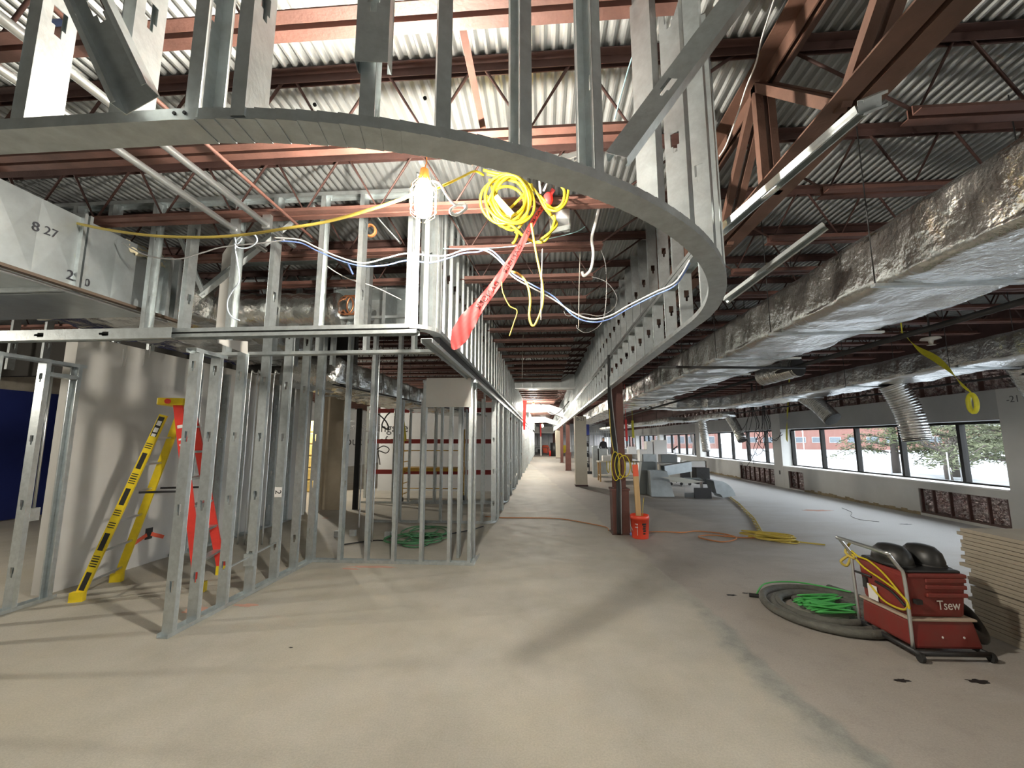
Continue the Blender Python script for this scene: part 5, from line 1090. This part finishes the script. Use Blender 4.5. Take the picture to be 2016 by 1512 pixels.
q = PZ(1074, 893, 0); t = thing('orange_drum_fan', 'round orange fan among dark gear at the far end', 'fan', tuple(q)); MB().lathe(q+V((0,0,.5)), [(.001,-.45),(.35,-.42),(.5,-.1),(.5,.15),(.35,.45),(.001,.48)], 14, .9, .3).build('shroud', OPAINT, t); MB().box(q.x-.9, q.x-.3, q.y-.2, q.y+.3, 0, .5).build('motor_case', STEELD, t)
q = PZ(1111, 893, 0); t = thing('mop_bucket', 'yellow mop bucket behind the distant red columns', 'bucket', tuple(q)); MB().hexa([q+V(p) for p in ((-.2,-.2,.05),(.2,-.2,.05),(.2,.2,.05),(-.2,.2,.05),(-.27,-.25,.7),(.27,-.25,.7),(.27,.25,.7),(-.27,.25,.7))]).build('tub', YELLOWP, t); MB().box(q.x-.2, q.x+.2, q.y-.2, q.y+.1, .7, .95).build('wringer', YELLOWP, t)
q = PZ(1092, 898, 0); solo('grey_bin', MB().lathe(q, [(.001,0),(.35,0),(.42,1.3),(.001,1.3)], 12), STEELD, 'tall dark bin beside the last boxed column', 'bin')
for px, y0, y1, Y_, lab in ((1032, 788, 846, 19.0, 'red tape strip hanging by the left soffit before the first distant lamp'),):
    a, b = PY(px, y0, Y_), PY(px+1, y1, Y_); solo('hanging_tape', MB().hexa([a+V((-.1,0,0)), a+V((.12,0,0)), a+V((.12,.02,0)), a+V((-.1,.02,0)), b+V((-.06,0,0)), b+V((.02,0,0)), b+V((.02,.02,0)), b+V((-.06,.02,0))]), REDT, lab, 'tape')
for px, y0, y1, x, lab, m__ in ((1232, 826, 868, 2.6, 'red tag ribbon hanging right of the first red column', REDT), (1245, 828, 862, 2.9, 'yellow green ribbon hanging right of the red ribbon', YTAPE)):
    a, b = PY(px, y0, 14.0), PY(px+2, y1, 14.0); solo('hanging_ribbon', MB().bar(a, b, .07, .01).tube([a, V((a.x, a.y, 3.385))], .006, 5), m__, lab, 'ribbon')
# far glazed wall at the end
for k in range(9):
    x = -5+1.45*k
    MB().box(x, x+1.3, YF-.06, YF-.02, .9, 2.2).build('far_panel', mat('pale_far_panel', (.72,.70,.70), .7, 0, .0, 1, .15, 1.2), fw)
for k in range(26): MB().box(2.2+.21*k, 2.24+.21*k, 38, 38.05, 0, 2.4).build('distant_stud', GALV, fw)

# ---- inside the open stud room
t = thing('red_beam_rack', 'steel rack with three red cross beams at the back of the stud room', 'rack', (-3, 11.6, 0))
for z in (.70, 1.53, 2.38):
    MB().box(-4.9, -1.35, 11.5, 11.56, z-.06, z+.06).build('red_beam', mat('dark_red_beam', (.28,.025,.025), .5), t)
for x in (-4.88, -4.1, -3.3, -2.5, -1.9, -1.37): MB().box(x-.03, x+.03, 11.48, 11.58, 0, 2.5).build('post', GALV, t)
t = thing('rolling_scaffold', 'yellow rolling scaffold with a platform inside the stud room', 'scaffold', (-3, 10.9, 0)); SCY = mat('ochre_scaffold_paint', (.55,.32,.05), .5)
MB().box(-3.62, -2.05, 10.7, 11.3, .78, .86).build('platform', SCY, t)
for x in (-3.58, -2.1):
    for y in (10.74, 11.26):
        MB().tube([(x, y, .12), (x, y, 1.85)], .02, 8).build('post', SCY, t); MB().cyl((x-.02, y, .065), .065, .04, 12, axis=(1,0,0)).build('castor', BLACK, t)
    for k in range(6): MB().tube([(x, 10.74, .2+.27*k), (x, 11.26, .2+.27*k)], .012, 6).build('rung', SCY, t)
for z in (.35, 1.3): MB().tube([(-3.58, 10.74, z), (-2.1, 10.74, z)], .014, 6).build('guard_rail', SCY, t)
hung('yellow_strap', 'yellow webbing strap hanging on the rolling scaffold', YELLOWC, .03, ((792, 815, 10.6), (795, 835, 10.6), (798, 860, 10.6), (797, 868, 10.6)), 'strap')
for i, (px, y0, y1, Y_) in enumerate(((748, 690, 1030, 6.6), (735, 690, 1060, 6.4), (495, 735, 1010, 6.3), (508, 735, 1000, 6.3), (541, 735, 1000, 6.3), (715, 850, 1010, 7.6))):
    lab = ('steel conduit dropping inside the camera-facing stud wall, right one', 'steel conduit dropping inside the camera-facing stud wall, left one', 'bright conduit against the white wall behind the side studs, leftmost', 'bright conduit against the white wall behind the side studs, middle', 'bright conduit against the white wall behind the side studs, rightmost', 'white wire drop near the quote wall')[i]
    p0, p1 = PY(px, y0, Y_), PY(px, y1, Y_); p1.x = p0.x; p1.y = p0.y; p1.z = .012
    solo('conduit_drop', MB().tube(smooth([p0+V((.25,.1,.0)), p0+V((.05,.02,.0)), p0+V((0,0,-.06)), (p0+p1)/2, p1], 5), .012, 8), CONDUIT if i < 5 else WHITEC, lab, 'conduit')
for i, (px, py, Y_) in enumerate(((665, 1045, 6.9), (695, 1045, 7.0), (764, 1040, 6.9), (543, 1005, 6.4))):
    p = PY(px, py, Y_); p.z = .001; solo('junction_box', MB().box(p.x-.05, p.x+.05, p.y-.03, p.y+.03, p.z, p.z+.1), GALV, 'small steel junction box %s' % ('at floor level left inside the stud room', 'at floor level in the middle of the stud room', 'at floor level right inside the stud room', 'low against the white wall behind the side studs')[i], 'junction box', bevel=.004)
hung('black_wire_loop', 'black wire loop hanging on the red beam rack', BLACK, .02, ((745, 815, 11.47), (760, 830, 11.47), (765, 845, 11.47), (752, 838, 11.47), (760, 820, 11.47), (768, 812, 11.47)), 'wire')
hung('black_wire_loop', 'black wire arc under the middle red beam', BLACK, .014, ((742, 885, 11.47), (755, 878, 11.47), (766, 884, 11.47), (760, 892, 11.47), (745, 888, 11.47), (747, 905, 11.47), (748, 915, 11.47)), 'wire')
solo('black_door_edge', MB().bar((-4.28, 9.6, 0), (-4.28, 9.6, 2.3), .12, .05), BLACK, 'upright black door edge in the left of the stud room', 'door edge')
# lit yellow bundles in the room beyond
LITY = mat('yellow_insulation_bundle', (.75,.55,.18), .8, 0, .2, 12, .2, 6)
for k in range(6):
    solo('insulation_bundle', MB().box(-8.3, -6.6, 12.6, 13.4, .01+.36*k, .35+.36*k), LITY, 'yellow insulation bundle in the lit room beyond, %s from the floor' % ORD[k], 'insulation', 'stacked insulation bundles', bevel=.03)

# ================================================================== OUTDOORS
SNOW = mat('trampled_snow', (.42,.44,.47), .8, 0, .25, 3, .12, .5, col2=(.11,.115,.12))
m_ = MB(); GZ = -.42
m_.grid(lambda u, v: V((8.75+u*u*240, -40+v*260, GZ+.10*nz(u*u*240*.2, v*52, 0, 1)+.25*max(0, nz(u*u*24, v*26, 3, 1)) if u > .05 else GZ)), 90, 120)
tag(m_.build('snow_ground', SNOW, None), kind='structure')
def brick_mat():
    m = bpy.data.materials.new('far_red_brick'); m.use_nodes = True; nt = m.node_tree; b = nt.nodes['Principled BSDF']; b.inputs['Roughness'].default_value = .9
    tc = nt.nodes.new('ShaderNodeTexCoord'); mp = nt.nodes.new('ShaderNodeMapping'); mp.inputs['Rotation'].default_value = (R(90), 0, 0); nt.links.new(tc.outputs['Object'], mp.inputs[0])
    br = nt.nodes.new('ShaderNodeTexBrick'); br.inputs['Scale'].default_value = 2.2; br.inputs['Color1'].default_value = (.19,.075,.06,1); br.inputs['Color2'].default_value = (.155,.065,.052,1); br.inputs['Mortar'].default_value = (.22,.16,.14,1)
    nt.links.new(mp.outputs[0], br.inputs[0]); nt.links.new(br.outputs[0], b.inputs['Base Color']); return m
BRICK = brick_mat(); CONC = mat('grey_coping', (.28,.28,.28), .8); PANE = mat('dark_far_pane', (.10,.12,.14), .15, .2)
def brick_building(label, a, b, h, rows, depth=12, cop=True):
    """facade from a to b (world xy), facing the camera"""
    a, b = V((*a, GZ)), V((*b, GZ)); d = (b-a); L = d.length; d.normalize(); ang = math.atan2(d.y, d.x)
    t = thing('brick_building', label, 'building', tuple((a+b)/2), ang); M = Matrix.Translation(a) @ Matrix.Rotation(ang, 4, 'Z')
    def bb(name, m, x0, x1, y0, y1, z0, z1, par=t):
        mb = MB(); mb.box(x0, x1, y0, y1, z0, z1); mb.v = [tuple(M @ V(v)) for v in mb.v]; return mb.build(name, m, par)
    bb('wall', BRICK, 0, L, 0, depth, 0, h)
    if cop: bb('coping', CONC, -.2, L+.2, -.15, depth, h, h+.35)
    for z0, z1 in rows:
        x = 1.2
        while x+2.0 < L: w = bb('window', CONC, x, x+1.9, -.06, .05, z0, z1); bb('pane', PANE, x+.1, x+1.8, -.08, -.04, z0+.1, z1-.1, w); x += 2.9
    return t
brick_building('low red brick building across the snow beyond the nearest windows', (44, 98), (88, 74), 4.4, ((1.4, 2.6),))
brick_building('taller red brick building filling the view through the distant windows', (15, 88), (40, 100), 9.0, ((1.2, 2.8), (4.6, 6.2)))
brick_building('far red brick building with a snowy roof behind the pines', (95, 80), (150, 20), 5.5, ((1.6, 3.0),))
BARK = mat('grey_bark', (.07,.058,.05), .9, 0, .3, 20); NEEDLE = mat('green_pine_needles', (.085,.10,.045), .8, 0, 0, 1, .35, 2); NEED2 = mat('dull_pine_needles', (.10,.11,.06), .8, 0, 0, 1, .3, 2)
def pine(label, x, y, h, spread, seed, m=NEEDLE, low=.8):
    rr = random.Random(seed); t = thing('pine_tree', label, 'tree', (x, y, GZ)); z = GZ
    MB().tube([(x, y, z), (x+.05, y, z+h*.5), (x, y, z+h)], [.22, .14, .03], 8).build('trunk', BARK, t)
    br = MB(); ft = MB(); zz = low
    while zz < h:
        for k in range(5):
            a = rr.uniform(0, 2*math.pi); L = spread*(1-zz/h)**.7*rr.uniform(.7, 1.1)+.2; d = V((math.cos(a), math.sin(a), 0)); p0 = V((x, y, z+zz)); p1 = p0+d*L*.6+V((0,0,.12*L)); p2 = p0+d*L+V((0,0,-.10*L))
            br.tube([p0, p1, p2], [.045, .03, .01], 5)
            n = int(70*L)
            for i in range(n):
                u = rr.uniform(.15, 1); c = p0.lerp(p1, u/.6) if u < .6 else p1.lerp(p2, (u-.6)/.4); c = c+V((rr.gauss(0,.16), rr.gauss(0,.16), rr.gauss(0,.10)))
                e = V((rr.gauss(0,1), rr.gauss(0,1), rr.gauss(0,.4))).normalized()*rr.uniform(.12, .3); f = V((rr.gauss(0,1), rr.gauss(0,1), rr.gauss(0,1))).normalized()*.035
                ft.add([c-e*.5-f, c+e*.5, c-e*.5+f], [(0,1,2)])
        zz += .42
    br.build('branches', BARK, t); tag(ft.build('needles', m, t), kind='stuff')
def bare(label, x, y, h, seed):
    rr = random.Random(seed); t = thing('bare_tree', label, 'tree', (x, y, GZ)); tb_ = MB()
    def grow(p, d, L, r, lv):
        q = p+d*L; tb_.tube([p, (p+q)/2+V((rr.gauss(0,.05*L), rr.gauss(0,.05*L), 0)), q], [r, r*.8, r*.6], 5)
        if lv > 0:
            for k in range(3): grow(p+d*L*rr.uniform(.5, 1), (d+V((rr.gauss(0,.5), rr.gauss(0,.5), rr.gauss(.1,.25)))).normalized(), L*.62, r*.55, lv-1)
    grow(V((x, y, GZ)), V((0,0,1)), h*.38, .16, 4); tb_.build('trunk_and_branches', BARK, t)
pine('spreading green pine right outside the nearest window, left of the thick flexible duct', 21.0, 27.2, 6.0, 3.2, 2, NEEDLE, 1.2)
pine('green pine outside the nearest window, behind the thick flexible duct', 21.5, 24.0, 5.0, 3.0, 5, NEED2, .9)
pine('green pine at the right end of the nearest window', 20.2, 19.6, 6.5, 3.2, 8, NEED2, 1.0)
pine('distant pine on the snow behind the others', 48, 50, 8, 3.6, 13, NEEDLE, 1.0)
bare('bare tree outside the second window', 18.5, 40.0, 7, 4); bare('bare tree outside the distant windows', 17.0, 50.0, 8, 6); bare('bare sapling beside the pine outside the nearest window', 19.5, 22.2, 3.2, 9)
for i, (px, x) in enumerate(((1757, 17), (1870, 16), (1893, 19))):
    p = PX(px, 940, x); solo('snow_stake', MB().tube([(p.x, p.y, GZ), (p.x, p.y, GZ+1.5)], .025, 6), mat('grey_stake', (.3,.3,.3), .7), 'thin stake standing in the snow, %s of three from the left' % ORD[i], 'stake', 'snow stakes')
p = PZ(1583, 884, GZ); t = thing('flag_pole', 'white pole standing before the low brick building', 'pole', (p.x*.9, p.y*.9, GZ)); MB().tube([(p.x*.9, p.y*.9, GZ), (p.x*.9, p.y*.9, 7)], .09, 8).build('shaft', WHITE, t)

# ================================================================== WORK LAMPS
BULB = bpy.data.materials.new('lit_lamp_globe'); BULB.use_nodes = True
_b = BULB.node_tree.nodes['Principled BSDF']; _b.inputs['Base Color'].default_value = (1, .95, .85, 1); _b.inputs['Emission Color'].default_value = (1.0, .93, .80, 1)
BULB_R, BULB_H = .052, .13
_area = 2*math.pi*BULB_R*BULB_H+4*math.pi*BULB_R**2
_b.inputs['Emission Strength'].default_value = LAMP_POWER/(math.pi*_area)
BULB2 = BULB.copy(); BULB2.name = 'lit_lamp_globe_strong'; BULB2.node_tree.nodes['Principled BSDF'].inputs['Emission Strength'].default_value = 1.7*LAMP_POWER/(math.pi*_area)
ORPL = mat('orange_lamp_guard', (.85,.30,.05), .45)
FILL_BULB = BULB.copy(); FILL_BULB.name = 'added_fill_globe'; FILL_BULB.node_tree.nodes['Principled BSDF'].inputs['Emission Strength'].default_value = .4*LAMP_POWER/(math.pi*_area)  # weaker globe for the added fill lamp
def work_lamp(p, hang, label, bulb=None):
    p = V(p); t = thing('work_lamp', label, 'lamp', tuple(p-V((0,0,.14))), 0, 'temporary work lamps')
    prof = [(0.001, -.115)]+[(BULB_R*math.cos(a), -.065+BULB_R*math.sin(a)) for a in (-1.2, -.8, -.4, 0)]+[(BULB_R, .065), (BULB_R*.7, .10), (.02, .115)]
    m_ = MB(); m_.lathe(p, prof, 18); m_.build('globe', bulb or BULB, t)
    m_ = MB(); m_.cyl(p+V((0,0,.115)), .034, .075, 14, .024); m_.build('socket', ORPL, t)
    for k in range(8):
        a = 2*math.pi*k/8; d = V((math.cos(a), math.sin(a), 0)); r_ = .078
        MB().tube([p+d*.034+V((0,0,.13)), p+d*r_+V((0,0,.07)), p+d*r_+V((0,0,-.09)), p+d*.03+V((0,0,-.135))], .0022, 5).build('guard_wire', ORPL, t)
    for zz in (.05, -.07): MB().tube([p+V((.079*math.cos(2*math.pi*k/16), .079*math.sin(2*math.pi*k/16), zz)) for k in range(16)], .0022, 5, closed=True).build('guard_ring', ORPL, t)
    MB().tube([p+V((0,0,.19)), p+V((.012,0,.24)), V(hang)+V((0,0,-.05)), V(hang)], .0035, 5).build('hook', ORPL, t)
    return t
work_lamp(PY(834, 392, 2.30), (PY(834, 392, 2.30).x, 2.334, 3.385), 'lit caged work lamp hanging from a joist in the middle of the photo')
work_lamp(PY(1050, 800, 19.5), tuple(PY(1050, 800, 19.5)+V((0,0,.45))), 'lit work lamp down the corridor, highest and nearest of the distant three', BULB2)
work_lamp(PY(1051, 826, 28.0), tuple(PY(1051, 826, 28.0)+V((0,0,.45))), 'lit work lamp down the corridor, middle of the distant three', BULB2)
work_lamp(PY(1068, 838, 37.0), tuple(PY(1068, 838, 37.0)+V((0,0,.45))), 'lit work lamp at the far end of the corridor, beside red tape', BULB2)
work_lamp((-7.2, 12.0, 2.6), (-7.2, 12.0, 3.385), 'lit work lamp in the far left room behind the drywall')
work_lamp((-8.2, 2.2, 2.75), (-8.2, 2.334, 3.385), 'lit work lamp in the room left of the photo')
work_lamp((5.3, -2.2, 3.0), (5.3, -2.25, 3.385), 'added fill lamp out of view at the right', FILL_BULB)  # unseen lamp added to brighten the floor on the window side
